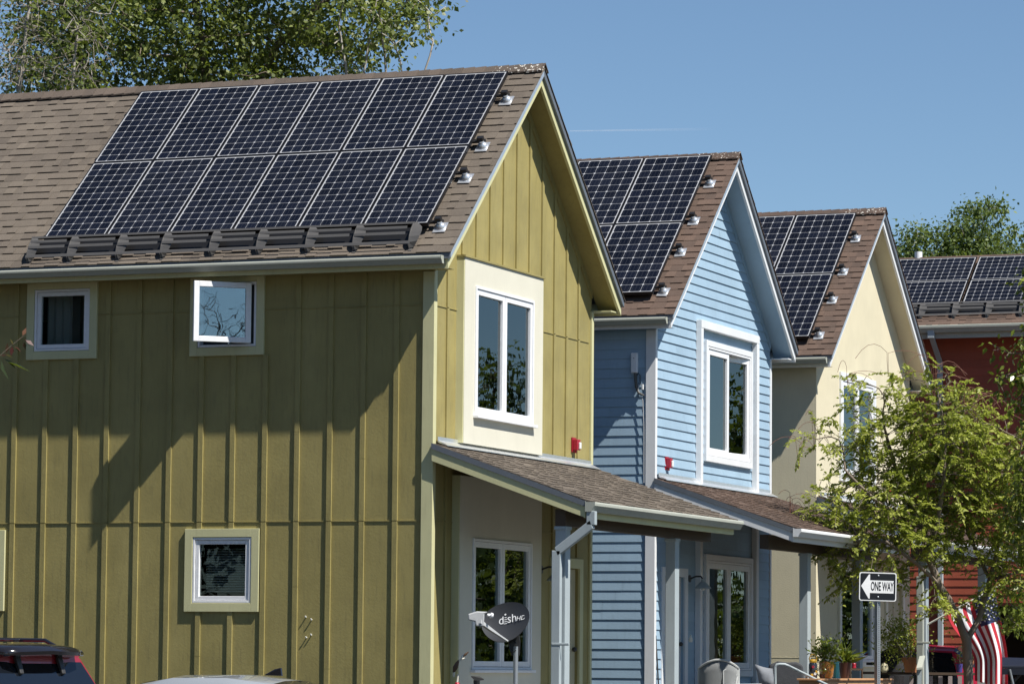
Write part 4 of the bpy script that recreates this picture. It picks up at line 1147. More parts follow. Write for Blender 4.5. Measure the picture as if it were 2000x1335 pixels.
for (px, py, dx, dy, c) in ((48, 660, 0.1, .9, .9), (44, 655, .35, .75, .95), (48, 662, .5, -.6, .25), (50, 664, .8, -.5, .3), (47, 668, .2, -.9, .2), (26, 674, -.3, .6, .9), (27, 676, .9, -.6, .35), (30, 678, .7, -.8, .2), (24, 676, -.1, -.9, .3), (12, 690, .1, .8, .8), (10, 692, .9, -.3, .45), (2, 695, .8, .2, .5)):
    P.append(q3(px, py)); D.append(E2 * dx + np.array([0, 0, dy])); vv.append(c)
V, F = leaves(rs, np.array(P) - base, np.array(D), 0.055, 0.5)
fmesh('leaf_cluster', V, F, M['lf_purple'], cr_, vv)
P = [q3(2, 702), q3(-6, 700), q3(8, 700), q3(14, 706)]; D = [E2 * .35 + np.array([0, 0, -1.0]), E2 * 0.1 + np.array([0, 0, -1.0]), E2 * .9 + np.array([0, 0, -.7]), E2 * .8 + np.array([0, 0, -.3])]
V, F = leaves(rs, np.array(P) - base, np.array(D), 0.13, 0.48)
fmesh('leaf_cluster', V, F, M['lf_dark'], cr_, [.9, .6, .5, .6])

# trees right of the frame, seen mirrored in the windows
RT = [(17.5, 47, 6.5, 3.0, 61, 'low bushy tree right of the frame, first in the mirrored row'), (24, 50, 7.5, 3.4, 62, 'rounded tree right of the frame, mirrored in the porch windows'), (30.5, 56, 10.5, 3.2, 63, 'taller tree right of the frame, mirrored in the front windows'), (21, 66, 8.0, 3.6, 66, 'wide tree right of the frame, farther along the street'), (12, 56, 6.0, 2.8, 67, 'small tree right of the frame, behind the mirrored row'), (29, 74, 13, 2.2, 68, 'narrow tall tree right of the frame, mirrored in the olive house window')]
for k, (x, y, hh, rad, sd, lbl) in enumerate(RT):
    tree('street_tree', lbl, sd, [[(x, y, 0), (x, y, hh * .25), (x + .3, y, hh * .55), (x, y, hh * .9)]],
         [((x, y, hh * .45), rad, rad, hh * .42, 1), ((x, y, hh * .75), rad * .6, rad * .6, hh * .24, 1)], 260, 'bark', 'lf_elm', 40, 0.45, 0.27, 0.7, step=0.6, kill=0.7, rtip=0.02, rmax=0.25, infl=6, group='street trees right of the frame', base=0.15)
bt, *_r0 = tree('sky_block_tree', 'big shade tree across the road behind the viewpoint', 64, [[(0, 0, 0), (0, 0, 5), (.3, 0, 9), (0, 0, 14)], [(0, 0, 5), (2, 1, 8), (3, 1, 11)], [(0, 0, 5), (-2, -1, 8), (-3, 0, 11)]],
     [((0, 0, 9), 5.5, 5, 6.5, 1), ((0, 0, 14), 4.5, 3.5, 5.5, 1)], 420, 'bark', 'lf_dark', 30, 0.7, 0.42, 0.75, step=0.9, kill=1.0, rtip=0.02, rmax=0.4, infl=8, group='shade trees across the road')
for k in range(9):  # unseen row across the road, added to cut sky fill on the walls
    r_ = bt if k == 0 else bt.copy()
    if k: link(r_)
    r_.location = ((-44, -36, -28, -20, -12, -4, 5, 34, 43)[k], -47.5 - (k * 53 % 7) * 0.5, 0.3); r_.rotation_euler = (0, 0, k * 1.9); sc = 1.18 + (k * 29 % 7) * 0.04; r_.scale = (sc, sc, sc)
    if k:
        for ch_ in list(bt.children):
            c_ = ch_.copy(); link(c_, r_)

rs = np.random.RandomState(81)
A = envelope(rs, [((26.8, -21.8, 8.0), 2.4, 1.8, 2.0, 1), ((27.0, -21.8, 9.0), 1.0, 1.0, 0.8, 1)], 900, .1, .5)
N, par = colonize(rs, [[(26.8, -21.8, .3), (26.8, -21.8, 3), (27, -21.8, 5), (26.9, -21.8, 8)]], A, .15, 4, .17, 90)
o = empty('bare_tree', (26.8, -21.8, .3), 0, 'leafless tree right of the viewpoint, mirrored in the open window sash', 'tree')
mb = MB(); branch_mesh(mb, N - np.array([26.8, -21.8, .3]), par, 0.0045, 2.3, .14); mb.build('trunk', M['bark'], o, smooth=True, angle=80)
# ------------------------------------------------------------------ ground
GZ = 0.38
gm, nt, p, out = new_mat('asphalt')
nt.links.new(mixcol(nt, noise(nt, 60, 5, 0.7), (0.018, 0.017, 0.016), (0.034, 0.032, 0.030)), p.inputs['Base Color']); p.inputs['Roughness'].default_value = 0.9
nt.links.new(bump(nt, noise(nt, 90, 4, 0.7), 0.4, 0.01), p.inputs['Normal'])
gr, nt, p, out = new_mat('dry_grass')
nt.links.new(mixcol(nt, noise(nt, 6, 6, 0.7), (0.014, 0.017, 0.007), (0.032, 0.034, 0.015)), p.inputs['Base Color']); p.inputs['Roughness'].default_value = 0.95
nt.links.new(bump(nt, noise(nt, 40, 5, 0.8), 0.8, 0.03), p.inputs['Normal'])
def struct(name, mb, mat):
    o = mb.build(name, mat); o['kind'] = 'structure'; return o
struct('ground', MB().box(-4000, -4000, GZ - 0.6, 4000, 4000, GZ - 0.004), gr)
struct('street', MB().box(-60, -33, GZ - 0.003, 60, -3.0, GZ), gm)
struct('front_street', MB().box(8.0, -2.6, GZ - 0.003, 15.0, 120, GZ), gm)
struct('front_sidewalk', MB().box(5.6, -1.4, GZ - 0.05, 7.4, 60, GZ + 0.12), M['conc'])

# ------------------------------------------------------------------ text
def text_mesh(txt, size, bold=0.0, xs=1.0, depth=0.0008, shear=0.0):
    cu = bpy.data.curves.new('lettering', 'FONT'); cu.body = txt; cu.size = size; cu.offset = bold; cu.extrude = depth; cu.align_x = 'CENTER'; cu.align_y = 'CENTER'; cu.shear = shear
    o = bpy.data.objects.new('lettering', cu); COL.objects.link(o)
    dg = bpy.context.evaluated_depsgraph_get()
    me = bpy.data.meshes.new_from_object(o.evaluated_get(dg))
    bpy.data.objects.remove(o)
    me.transform(Matrix.Diagonal((xs, 1, 1, 1)))
    return me
def put_text(me, name, mat, parent, m4):
    me.transform(m4); me.materials.clear(); me.materials.append(mat); me.name = name
    return link(bpy.data.objects.new(name, me), parent)
def frame4(X, Y, Z, o=(0, 0, 0)):
    m = Matrix((X, Y, Z)).transposed().to_4x4(); m.translation = o; return m

# ------------------------------------------------------------------ cars
def car_paint(name, c, flake=0.0):
    m, nt, p, out = new_mat(name)
    nt.links.new(mixcol(nt, noise(nt, 3, 4), tuple(x * 0.93 for x in c), c), p.inputs['Base Color'])
    p.inputs['Roughness'].default_value = 0.35; p.inputs['Metallic'].default_value = flake; p.inputs['Coat Weight'].default_value = 1.0; p.inputs['Coat Roughness'].default_value = 0.04
    return m
M['car_red'] = car_paint('deep_red_car_paint', (0.34, 0.014, 0.026), 0.25)
M['car_silver'] = car_paint('silver_white_car_paint', (0.42, 0.45, 0.48), 0.4)
M['car_bright'] = car_paint('crimson_car_paint', (0.42, 0.015, 0.05), 0.1)
M['car_glass'] = plain('dark_car_glass', (0.006, 0.008, 0.012), 0.04, 0, 0.6, 0.6)
M['gloss_black'] = plain('gloss_black_plastic', (0.012, 0.011, 0.013), 0.12, 0, 0.5, 0.6)
M['tyre'] = plain('tyre_rubber', (0.02, 0.02, 0.02), 0.8)
M['taillight'] = plain('red_tail_light', (0.4, 0.01, 0.01), 0.15, 0, 0.5, 0.8)

def car(name, label, loc, rz, st, mat, wheelx, wr=0.34, group=None, hood_n=3, hinges=False, rack=False, spoiler=False, fin=False):
    """st: stations rear->front (x_belt, x_roof, z_belt, z_roof, half width, half roof width, kind) kind 'c' cabin, 'h' hood/boot"""
    root = empty(name, loc, rz, label, 'car', group)
    rows = []
    for (xb, xr, zb, zr, w, wro, k) in st:
        if k == 'c':
            pts = [(xb, 0, 0.22), (xb, w * 0.88, 0.22), (xb, w, 0.42), (xb, w, zb - 0.16), (xb, w * 0.965, zb), (xr, wro, zr - 0.075), (xr, wro * 0.86, zr - 0.018), (xr, wro * 0.45, zr + 0.008), (xr, 0, zr + 0.014)]
        else:
            pts = [(xb, 0, 0.22), (xb, w * 0.88, 0.22), (xb, w, 0.42), (xb, w, zb - 0.2), (xb, w * 0.95, zb - 0.08), (xb, w * 0.84, zb - 0.025), (xb, w * 0.62, zb), (xb, w * 0.3, zb + 0.012), (xb, 0, zb + 0.016)]
        rows.append(pts)
    n = 9
    body = MB(); glass = []
    V = []
    for pts in rows:
        V += pts; V += [(x, -y, z) for x, y, z in pts]
    F = []
    for i in range(len(rows) - 1):
        cab = st[i][6] == 'c' and st[i + 1][6] == 'c'
        for s in (0, 1):
            o0 = i * 2 * n + s * n; o1 = (i + 1) * 2 * n + s * n
            for j in range(n - 1):
                f = (o0 + j, o1 + j, o1 + j + 1, o0 + j + 1)
                F.append(f if s else f[::-1])
                if cab and j == 4: glass.append(('side', [V[k] for k in f], s))
                if (st[i][6] != st[i + 1][6]) and j >= 5: glass.append(('screen', [V[k] for k in f], s))
    last = (len(rows) - 1) * 2 * n
    F.append([last + k for k in range(n)] + [last + n + k for k in range(n - 1, -1, -1)])
    F.append([k for k in range(n)][::-1] + [n + k for k in range(n)])
    body.add(V, F)
    b = body.build('body', mat, root, smooth=True, angle=28)
    bm = bmesh.new(); bm.from_mesh(b.data); bmesh.ops.recalc_face_normals(bm, faces=bm.faces); bm.to_mesh(b.data); bm.free()
    def inset(q, k, off):
        q = [Vector(p) for p in q]; c = sum(q, Vector()) / len(q)
        nn = (q[1] - q[0]).cross(q[2] - q[0]).normalized()
        mid = Vector((c.x, 0, 0.9))
        if nn.dot(c - mid) < 0: nn = -nn
        r = [c + (p - c) * k + nn * off for p in q]
        return r, nn
    for t, qd, s in glass:
        if t == 'side':
            r, nn = inset(qd, 0.9, 0.004)
            m = MB(); m.prism(r, nn * 0.004); m.build('side_window', M['car_glass'], root)
    for s in (0, 1):
        scr = [qd for t, qd, ss in glass if t == 'screen' and ss == s]
    scr = [qd for t, qd, ss in glass if t == 'screen']
    if scr:
        for xs in (sorted({round(sum(p[0] for p in qd) / 4 > 0, 0) for qd in scr})):
            m = MB()
            for qd in scr:
                if (sum(p[0] for p in qd) / 4 > 0) == bool(xs):
                    r, nn = inset(qd, 1.0, 0.004); m.add(r, [(0, 1, 2, 3)])
            m.build('windscreen' if xs else 'rear_window', M['car_glass'], root)
    # rear glass on a cabin that runs to the back
    if st[0][6] == 'c':
        xb, xr, zb, zr, w, wro, k = st[0]
        q = [(xb, w * 0.955, zb), (xr, wro * 0.985, zr - 0.10), (xr, -wro * 0.985, zr - 0.10), (xb, -w * 0.955, zb)]
        m = MB(); m.prism([(x - 0.003, y, z) for x, y, z in q], (-0.012, 0, 0.0)); m.build('rear_window', M['car_glass'], root, bevel=0.004)
        if hinges:
            for y in (-0.30, 0.30):
                m = MB(); m.prism([(xr - 0.02, y - 0.035, zr - 0.065), (xr - 0.02, y + 0.035, zr - 0.065), (xr - 0.075, y + 0.025, zr - 0.22), (xr - 0.075, y - 0.025, zr - 0.22)], (-0.03, 0, 0.015))
                m.build('hinge', M['dkgrey'], root, bevel=0.008)
        if spoiler:
            m = MB(); prof_ = [(0.40, 0.03), (0.34, 0.062), (0.12, 0.070), (-0.06, 0.058), (-0.15, 0.035), (-0.185, 0.0), (-0.175, -0.03), (-0.08, -0.045), (0.10, -0.03), (0.40, -0.02)]
            ys_ = [(-1.0, .55), (-.93, .85), (-.7, 1.0), (0, 1.06), (.7, 1.0), (.93, .85), (1.0, .55)]
            V_ = [(xr + 0.1 + (px_ - 0.1) * k_, yy_ * wro * 0.86, zr + 0.01 + (pz_ - 0.01) * k_ - 0.025 * yy_ * yy_) for yy_, k_ in ys_ for px_, pz_ in prof_]
            n_ = len(prof_); F_ = [(i * n_ + j, i * n_ + (j + 1) % n_, (i + 1) * n_ + (j + 1) % n_, (i + 1) * n_ + j) for i in range(len(ys_) - 1) for j in range(n_)]
            F_ += [tuple(range(n_))[::-1], tuple((len(ys_) - 1) * n_ + j for j in range(n_))]
            m.add(V_, F_)
            m.build('spoiler', M['gloss_black'], root, smooth=True, angle=50)
    if rack:
        xr0, xr1 = st[0][1] + 0.35, st[0][1] + 2.3
        for s in (-1, 1):
            y = s * (st[0][5] - 0.08); z = st[1][3]
            m = MB(); m.tube([(xr0 - 0.12, y, z - 0.01), (xr0, y, z + 0.045), ((xr0 + xr1) / 2, y, z + 0.055), (xr1, y, z + 0.045), (xr1 + 0.12, y, z - 0.01)], 0.02, 8)
            m.build('roof_rail', M['gloss_black'], root, smooth=True)
        m = MB(); m.tube([(xr0 + 0.3, -st[0][5] + 0.1, st[1][3] + 0.05), (xr0 + 0.3, st[0][5] - 0.1, st[1][3] + 0.05)], 0.016, 8); m.build('cross_bar', M['gloss_black'], root, smooth=True)
    if fin:
        z = max(s_[3] for s_ in st); x = [s_ for s_ in st if s_[6] == 'c'][0][1] + 0.22
        m = MB(); m.prism([(x - 0.07, 0.018, z + 0.005), (x + 0.13, 0.018, z + 0.01), (x + 0.02, 0.004, z + 0.07), (x - 0.05, 0.004, z + 0.085)], (0, -0.03, 0)); m.build('shark_fin_aerial', M['gloss_black'], root, bevel=0.004)
    for wx in wheelx:
        for s in (-1, 1):
            y = s * (max(x[4] for x in st) - 0.10)
            m = MB(); m.tube([(wx, y - 0.11, wr), (wx, y - 0.09, wr), (wx, y + 0.09, wr), (wx, y + 0.11, wr)], [wr - 0.03, wr, wr, wr - 0.03], 26); wh = m.build('wheel', M['tyre'], root, smooth=True)
            m = MB(); m.tube([(wx, y + s * 0.112, wr), (wx, y + s * 0.12, wr)], [wr * 0.66, wr * 0.6], 18); m.build('rim', M['alu'], wh, smooth=True)
    x0 = st[0][0]
    for s in (-1, 1):
        m = MB(); y = s * st[0][4] * 0.86; m.box(x0 - 0.02, y - 0.09, 0.72, x0 + 0.05, y + 0.09, 0.98); m.build('tail_light', M['taillight'], root, bevel=0.01)
        x1 = st[-1][0]; m = MB(); y = s * st[-1][4] * 0.75; m.box(x1 - 0.05, y - 0.13, 0.6, x1 + 0.02, y + 0.13, 0.74); m.build('headlight', M['lens'], root, bevel=0.01)
    return root
suv_st = [(-2.36, -2.08, 1.08, 1.70, 0.90, 0.66, 'c'), (-1.6, -1.6, 1.04, 1.75, 0.93, 0.68, 'c'), (-0.5, -0.5, 1.02, 1.77, 0.94, 0.69, 'c'), (0.45, 0.25, 1.0, 1.74, 0.94, 0.67, 'c'), (1.05, 0, 1.06, 0, 0.93, 0, 'h'), (1.9, 0, 1.0, 0, 0.91, 0, 'h'), (2.35, 0, 0.88, 0, 0.84, 0, 'h')]
sed_st = [(-2.3, 0, 0.98, 0, 0.80, 0, 'h'), (-1.75, 0, 1.03, 0, 0.86, 0, 'h'), (-1.55, -0.95, 1.0, 1.40, 0.87, 0.56, 'c'), (-0.6, -0.45, 0.96, 1.455, 0.89, 0.60, 'c'), (0.2, 0.15, 0.94, 1.45, 0.89, 0.60, 'c'), (0.75, 0.5, 0.93, 1.39, 0.89, 0.58, 'c'), (1.25, 0, 0.98, 0, 0.88, 0, 'h'), (1.9, 0, 0.9, 0, 0.86, 0, 'h'), (2.3, 0, 0.74, 0, 0.76, 0, 'h')]
def heading(hx, hy): return math.atan2(hy, hx)
ca = at(15, 1288, 32); hd = Vector((-0.985, 0.17, 0)).normalized(); rg_ = Vector((hd.y, -hd.x, 0))   # right hand side of the car
# near rear roof corner of the car is on its left (camera side)
cp_ = Vector((ca.x - 0.17, ca.y, 0)) + hd * 2.08 + rg_ * 0.62
car('parked_car', 'dark red sport utility car with roof rails, parked at the lower left', (cp_.x, cp_.y, GZ), heading(hd.x, hd.y), suv_st, M['car_red'], (-1.4, 1.45), 0.37, 'cars parked beside the olive house', hinges=True, rack=True, spoiler=True)
cb = at(385, 1318, 36)
car('parked_car', 'silver white sedan with a shark fin aerial, only its roof showing', (cb.x + 0.15, cb.y, GZ + 0.02), heading(-1, 0.03), sed_st, M['car_silver'], (-1.35, 1.4), 0.32, 'cars parked beside the olive house', fin=True)
cc_ = at(1868, 1300, 59.5)
car('parked_car', 'bright red sport utility car parked beyond the cream house, behind the flag', (cc_.x - 0.15, cc_.y, GZ + 0.22), heading(1, 0.05), suv_st, M['car_bright'], (-1.4, 1.45), 0.37)

# ------------------------------------------------------------------ one way sign
sp_ = at(1713, 1145, 48); sg = empty('one_way_sign', (sp_.x, sp_.y, GZ), 0, 'black and white ONE WAY sign with a left arrow on a perforated post', 'road sign')
zc = sp_.z - GZ
ang = _y + R(6)     # faces the street, turned a little
Xs = Vector((math.cos(ang), math.sin(ang), 0)); Zs = Vector((math.sin(ang), -math.cos(ang), 0)); Ys = Vector((0, 0, 1))
Xs = (Xs + Vector((0, 0, -0.02))).normalized()
Ys = Zs.cross(Xs)
def rrect(w, h, r, n=6):
    pts = []
    for cx, cy, a0 in ((w / 2 - r, h / 2 - r, 0), (-w / 2 + r, h / 2 - r, 90), (-w / 2 + r, -h / 2 + r, 180), (w / 2 - r, -h / 2 + r, 270)):
        for k in range(n + 1):
            a = R(a0 + 90 * k / n); pts.append((cx + r * math.cos(a), cy + r * math.sin(a)))
    return pts
SW, SH = 0.502, 0.378
def plate(pts, z0, z1, name, mat):
    m = MB(); O = Vector((0, 0, zc)) + Zs * 0.05
    m.prism([O + Xs * a + Ys * b_ + Zs * z0 for a, b_ in pts], Zs * (z1 - z0)); return m.build(name, mat, sg)
M['sign_white'] = plain('white_reflective_sheet', (0.8, 0.81, 0.82), 0.35)
M['sign_black'] = plain('black_sign_sheet', (0.012, 0.013, 0.016), 0.3)
plate(rrect(SW, SH, 0.03), -0.002, 0.0, 'sign_plate', M['sign_white'])
plate(rrect(SW - 0.026, SH - 0.026, 0.022), 0.0005, 0.0015, 'black_field', M['sign_black'])
k_ = SW / 960.0
arrow = [(-430, -12), (-205, 290), (-185, 290), (-185, 135), (420, 120), (428, -205), (-185, -190), (-185, -330), (-205, -330)]
arrow = [((x) * k_, (y + 20) * k_) for x, y in [(-432, -8), (-235, 285), (-205, 285), (-205, 138), (408, 138), (408, -182), (-205, -182), (-205, -325), (-235, -325)]]
plate(arrow, 0.0018, 0.0026, 'arrow', M['sign_white'])
put_text(text_mesh('ONE WAY', 0.162, 0.0030, 0.405), 'lettering', M['sign_black'], sg, frame4(Xs, Ys, Zs, Vector((0, 0, zc)) + Zs * 0.0535 + Xs * (110 * k_) + Ys * (-2 * k_)))
for dy in (0.145, -0.137):
    m = MB(); c = Vector((0, 0, zc)) + Ys * dy + Xs * 0.005; m.tube([c + Zs * 0.0515, c + Zs * 0.057, c + Zs * 0.062], [0.013, 0.012, 0.006], 12); m.build('bolt', M['alu'], sg, smooth=True)
pang = ang + R(32); Xp = Vector((math.cos(pang), math.sin(pang), 0)); Yp = Vector((-math.sin(pang), math.cos(pang), 0)); hw = 0.029
M['galv'] = plain('galvanised_steel', (0.36, 0.38, 0.40), 0.4, 0.6)
oo = Vector((0, 0, 0)) + Vector((Xs.x, Xs.y, 0)) * 0.004
m = MB(); m.prism([oo + Xp * a + Yp * b_ for a, b_ in ((-hw, -hw), (hw, -hw), (hw, hw), (-hw, hw))], (0, 0, zc + 0.17)); m.build('post', M['galv'], sg, bevel=0.003)
m = MB(); z = 0.1
while z < zc + 0.15:
    for nrm in (-Yp, Xp):
        c = oo + nrm * (hw + 0.0004) + Vector((0, 0, z)); m.tube([c, c + nrm * 0.0006], 0.0085, 8)
    z += 0.0254
m.build('post_holes', M['black'], sg)

# ------------------------------------------------------------------ satellite dish
dc = at(987, 1214, 38.9); toC = (CAMP - dc).normalized(); rightv = Vector((_rx.x, _rx.y, 0)).normalized(); upv = Vector((0, 0, 1))
nd_ = (toC * 0.80 - rightv * 0.36 + upv * 0.40).normalized()
Yd = (upv - nd_ * upv.dot(nd_)); Yd = (Yd.normalized() - rightv * 0.22); Yd = (Yd - nd_ * Yd.dot(nd_)).normalized(); Xd = Yd.cross(nd_)
ds = empty('satellite_dish', (dc.x, dc.y, GZ), 0, 'dark grey satellite dish on a pole before the olive porch window', 'satellite dish')
B0 = Vector((0, 0, dc.z - GZ))
M['dishgrey'] = plain('dark_grey_dish_paint', (0.032, 0.034, 0.039), 0.5)
M['lnbgrey'] = plain('light_grey_plastic', (0.42, 0.43, 0.44), 0.45)
a_, b_d = 0.275, 0.235
def dpt(u, v, off=0.0):    # u,v in unit disc
    r2_ = u * u + v * v
    u = u * (1 + 0.14 * v)
    return B0 + Xd * (u * a_) + Yd * (v * b_d) + nd_ * (0.05 * r2_ - 0.05 + off)
V = [dpt(0, 0)]; F = []
RI, RN = 9, 40
for i in range(1, RI + 1):
    for k in range(RN):
        an = 2 * math.pi * k / RN; V.append(dpt(math.cos(an) * i / RI, math.sin(an) * i / RI))
nf = len(V)
V += [v_ - nd_ * 0.012 for v_ in V]
for k in range(RN):
    k2 = (k + 1) % RN
    F.append((0, 1 + k, 1 + k2)); F.append((nf, nf + 1 + k2, nf + 1 + k))
    for i in range(RI - 1):
        a0 = 1 + i * RN; a1 = a0 + RN
        F.append((a0 + k, a1 + k, a1 + k2, a0 + k2)); F.append((nf + a0 + k, nf + a0 + k2, nf + a1 + k2, nf + a1 + k))
    a0 = 1 + (RI - 1) * RN
    F.append((a0 + k, nf + a0 + k, nf + a0 + k2, a0 + k2))
m = MB(); m.add(V, F); m.build('reflector', M['dishgrey'], ds, smooth=True, angle=50)
M['dishwhite'] = plain('white_print', (0.62, 0.63, 0.64), 0.5)
def dtext(t, size, u, v, xs=0.82, bold=0.001, shear=0.0):
    return put_text(text_mesh(t, size, bold, xs, 0.0006, shear), 'lettering', M['dishwhite'], ds, frame4(Xd, Yd, nd_, dpt(u, v, 0.004 + 0.012 * max(0, u))))
dtext('d', 0.150, -0.22, 0.22, 0.85, 0.0); dtext('sh', 0.150, 0.22, 0.22, 0.85, 0.0); dtext('HD', 0.075, 0.60, 0.10, 0.95, 0.0, 0.25)
m = MB()
for j in range(4):
    c = dpt(-0.045, 0.03 + 0.10 * j, 0.004); w_ = 0.021 - 0.003 * j
    m.prism([c - Xd * w_ - Yd * 0.004, c + Xd * w_ - Yd * 0.004, c + Xd * w_ + Yd * 0.004, c - Xd * w_ + Yd * 0.004], nd_ * 0.001)
c = dpt(-0.04, 0.47, 0.004); m.tube([c, c + nd_ * 0.001], 0.011, 12)
m.build('emblem', M['dishwhite'], ds)
bt = dpt(0.12, -1.02, 0.01); en = bt - rightv * 0.30 + upv * 0.255 + toC * 0.40
m = MB(); side_ = (en - bt).cross(upv).normalized()
mid_ = bt.lerp(en, 0.62) - upv * 0.035
m.tube([bt, bt.lerp(mid_, 0.5), mid_, en - upv * 0.05], [0.013, 0.015, 0.024, 0.03], 4); m.build('feed_arm', M['lnbgrey'], ds, bevel=0.003)
m = MB(); e1 = en; ax = (-rightv * 0.93 + toC * 0.2 - upv * 0.1).normalized(); ay = upv
m.prism([e1 + rightv * 0.045 - upv * 0.10, e1 + rightv * 0.05 + upv * 0.03, e1 + rightv * 0.085 + upv * 0.055, e1 - rightv * 0.03 + upv * 0.06, e1 - rightv * 0.125 + upv * 0.03, e1 - rightv * 0.12 - upv * 0.035, e1 - rightv * 0.05 - upv * 0.05, e1 - rightv * 0.04 - upv * 0.1], -toC * 0.07); m.build('receiver', M['lnbgrey'], ds, bevel=0.012)
m = MB(); m.tube([e1 + rightv * 0.08 + upv * 0.02 - toC * 0.03, e1 + rightv * 0.11 + upv * 0.018 - toC * 0.04, e1 + rightv * 0.115 + upv * 0.018 - toC * 0.04, e1 + rightv * 0.135 + upv * 0.016 - toC * 0.05], [0.016, 0.018, 0.03, 0.028], 14); m.build('feed_horn', M['vinyl'], ds, smooth=True)
pb = Vector((0, 0, 0)) + rightv * 0.115 - toC * 0.05
m = MB(); m.tube([pb, pb + upv * (B0.z - 0.26)], 0.026, 16); m.build('pole', M['galv'], ds, smooth=True)
m = MB(); q_ = pb + upv * (B0.z - 0.36)
m.prism([q_ - rightv * 0.05, q_ + rightv * 0.045, q_ + rightv * 0.05 + upv * 0.16, q_ + rightv * 0.02 + upv * 0.30, q_ - rightv * 0.09 + upv * 0.30, q_ - rightv * 0.08 + upv * 0.12], -toC * 0.05); m.build('bracket', M['black'], ds, bevel=0.008)
m = MB(); m.tube([q_ + rightv * (0.04 * math.cos(t) - 0.03) + upv * (0.10 + 0.06 * math.sin(t)) + toC * 0.035 for t in [k * 0.4 for k in range(15)]], 0.006, 6); m.build('cable', M['black'], ds, smooth=True)

# ------------------------------------------------------------------ garden ornaments by the olive corner
o0 = at(893, 1330, 38.6); og = empty('garden_ornament', (o0.x, o0.y, GZ), 0, 'brown and white bird shaped garden ornament on a stake', 'garden ornament')
M['feather'] = plain('brown_feather_paint', (0.10, 0.055, 0.03), 0.6); M['bone'] = plain('ivory_paint', (0.72, 0.68, 0.58), 0.5)
h0 = o0.z - GZ; T_ = lambda px, py, d=0.0: at(px, py, 38.6 + d) - Vector((o0.x, o0.y, GZ))
MB().tube([Vector((0, 0, 0)), T_(893, 1333)], 0.008, 8).build('stake', M['bone'], og)
MB().ball(T_(893, 1336), 0.03).build('ball', M['redplastic'], og, smooth=True)
MB().tube([T_(893, 1331), T_(894, 1322), T_(894, 1316)], [0.012, 0.009, 0.012], 10).build('finial', M['bone'], og, smooth=True)
MB().tube([T_(886, 1312), T_(889, 1303), T_(893, 1294), T_(896, 1288)], [0.012, 0.028, 0.020, 0.006], 12).build('body', M['feather'], og, smooth=True)
MB().tube([T_(895, 1291), T_(900, 1287), T_(903, 1281), T_(905, 1277)], [0.006, 0.013, 0.012, 0.006], 10).build('wing', M['bone'], og, smooth=True)
MB().tube([T_(902, 1286), T_(908, 1284)], [0.01, 0.006], 8).build('wing', M['bone'], og, smooth=True)
MB().tube([T_(904, 1281), T_(909, 1277), T_(915, 1272)], [0.008, 0.014, 0.004], 10).build('tail_feather', M['feather'], og, smooth=True)
MB().tube([T_(887, 1310), T_(886, 1317), T_(887, 1321)], [0.012, 0.014, 0.008], 10).build('head', M['bone'], og, smooth=True)
s0_ = at(932, 1326, 38.3); ol = empty('solar_lamp', (s0_.x, s0_.y, GZ), 0, 'small solar garden lamp with a tilted panel by the dish pole', 'garden lamp')
T_ = lambda px, py, d=0.0: at(px, py, 38.3 + d) - Vector((s0_.x, s0_.y, GZ))
m = MB(); m.prism([T_(920, 1321), T_(928, 1329), T_(945, 1327), T_(937, 1322, .15)], upv * 0.012); m.build('lamp_panel', M['dkgrey'], ol)
m = MB(); m.tube([T_(931, 1327), T_(931, 1345)], 0.035, 10); m.build('lamp_head', M['black'], ol)
MB().tube([(0, 0, 0), T_(931, 1345)], 0.012, 8).build('stake', M['black'], ol)

# ------------------------------------------------------------------ utility box on the blue side wall
ub = empty('utility_box', h2w(SB, (-0.265, -0.013, 5.90)), SB['rz'], 'white utility box with loose cables on the blue side wall', 'utility box')
MB().box(-0.045, -0.06, -0.135, 0.045, 0.0, 0.135).build('box_cover', M['vinyl'], ub, bevel=0.012)
MB().tube([(0.0, -0.061, 0.06), (0.0, -0.064, 0.06)], 0.006, 8).build('screw', M['black'], ub)
M['conduit'] = plain('grey_rubber_cable', (0.09, 0.085, 0.075), 0.6)
MB().tube([(0.015, -0.035, -0.135), (0.02, -0.04, -0.22), (0.03, -0.04, -0.32), (0.06, -0.035, -0.40), (0.14, -0.045, -0.44)], [0.02, 0.021, 0.021, 0.018, 0.012], 8).build('cable', M['conduit'], ub, smooth=True)
MB().tube([(0.03, -0.03, -0.17), (0.06, -0.04, -0.14), (0.085, -0.045, -0.17), (0.08, -0.04, -0.25), (0.11, -0.04, -0.31), (0.06, -0.04, -0.27)], 0.006, 6).build('cable', M['black'], ub, smooth=True)
MB().tube([(0.06, -0.03, -0.3), (0.055, -0.045, -0.36), (0.085, -0.04, -0.42), (0.12, -0.035, -0.5), (0.135, -0.03, -0.85), (0.14, -0.03, -1.6)], 0.006, 6).build('cable', M['lnbgrey'], ub, smooth=True)
m = MB(); m.box(0.105, -0.045, -0.36, 0.13, -0.02, -0.29); m.build('junction', M['lens'], ub, bevel=0.004)

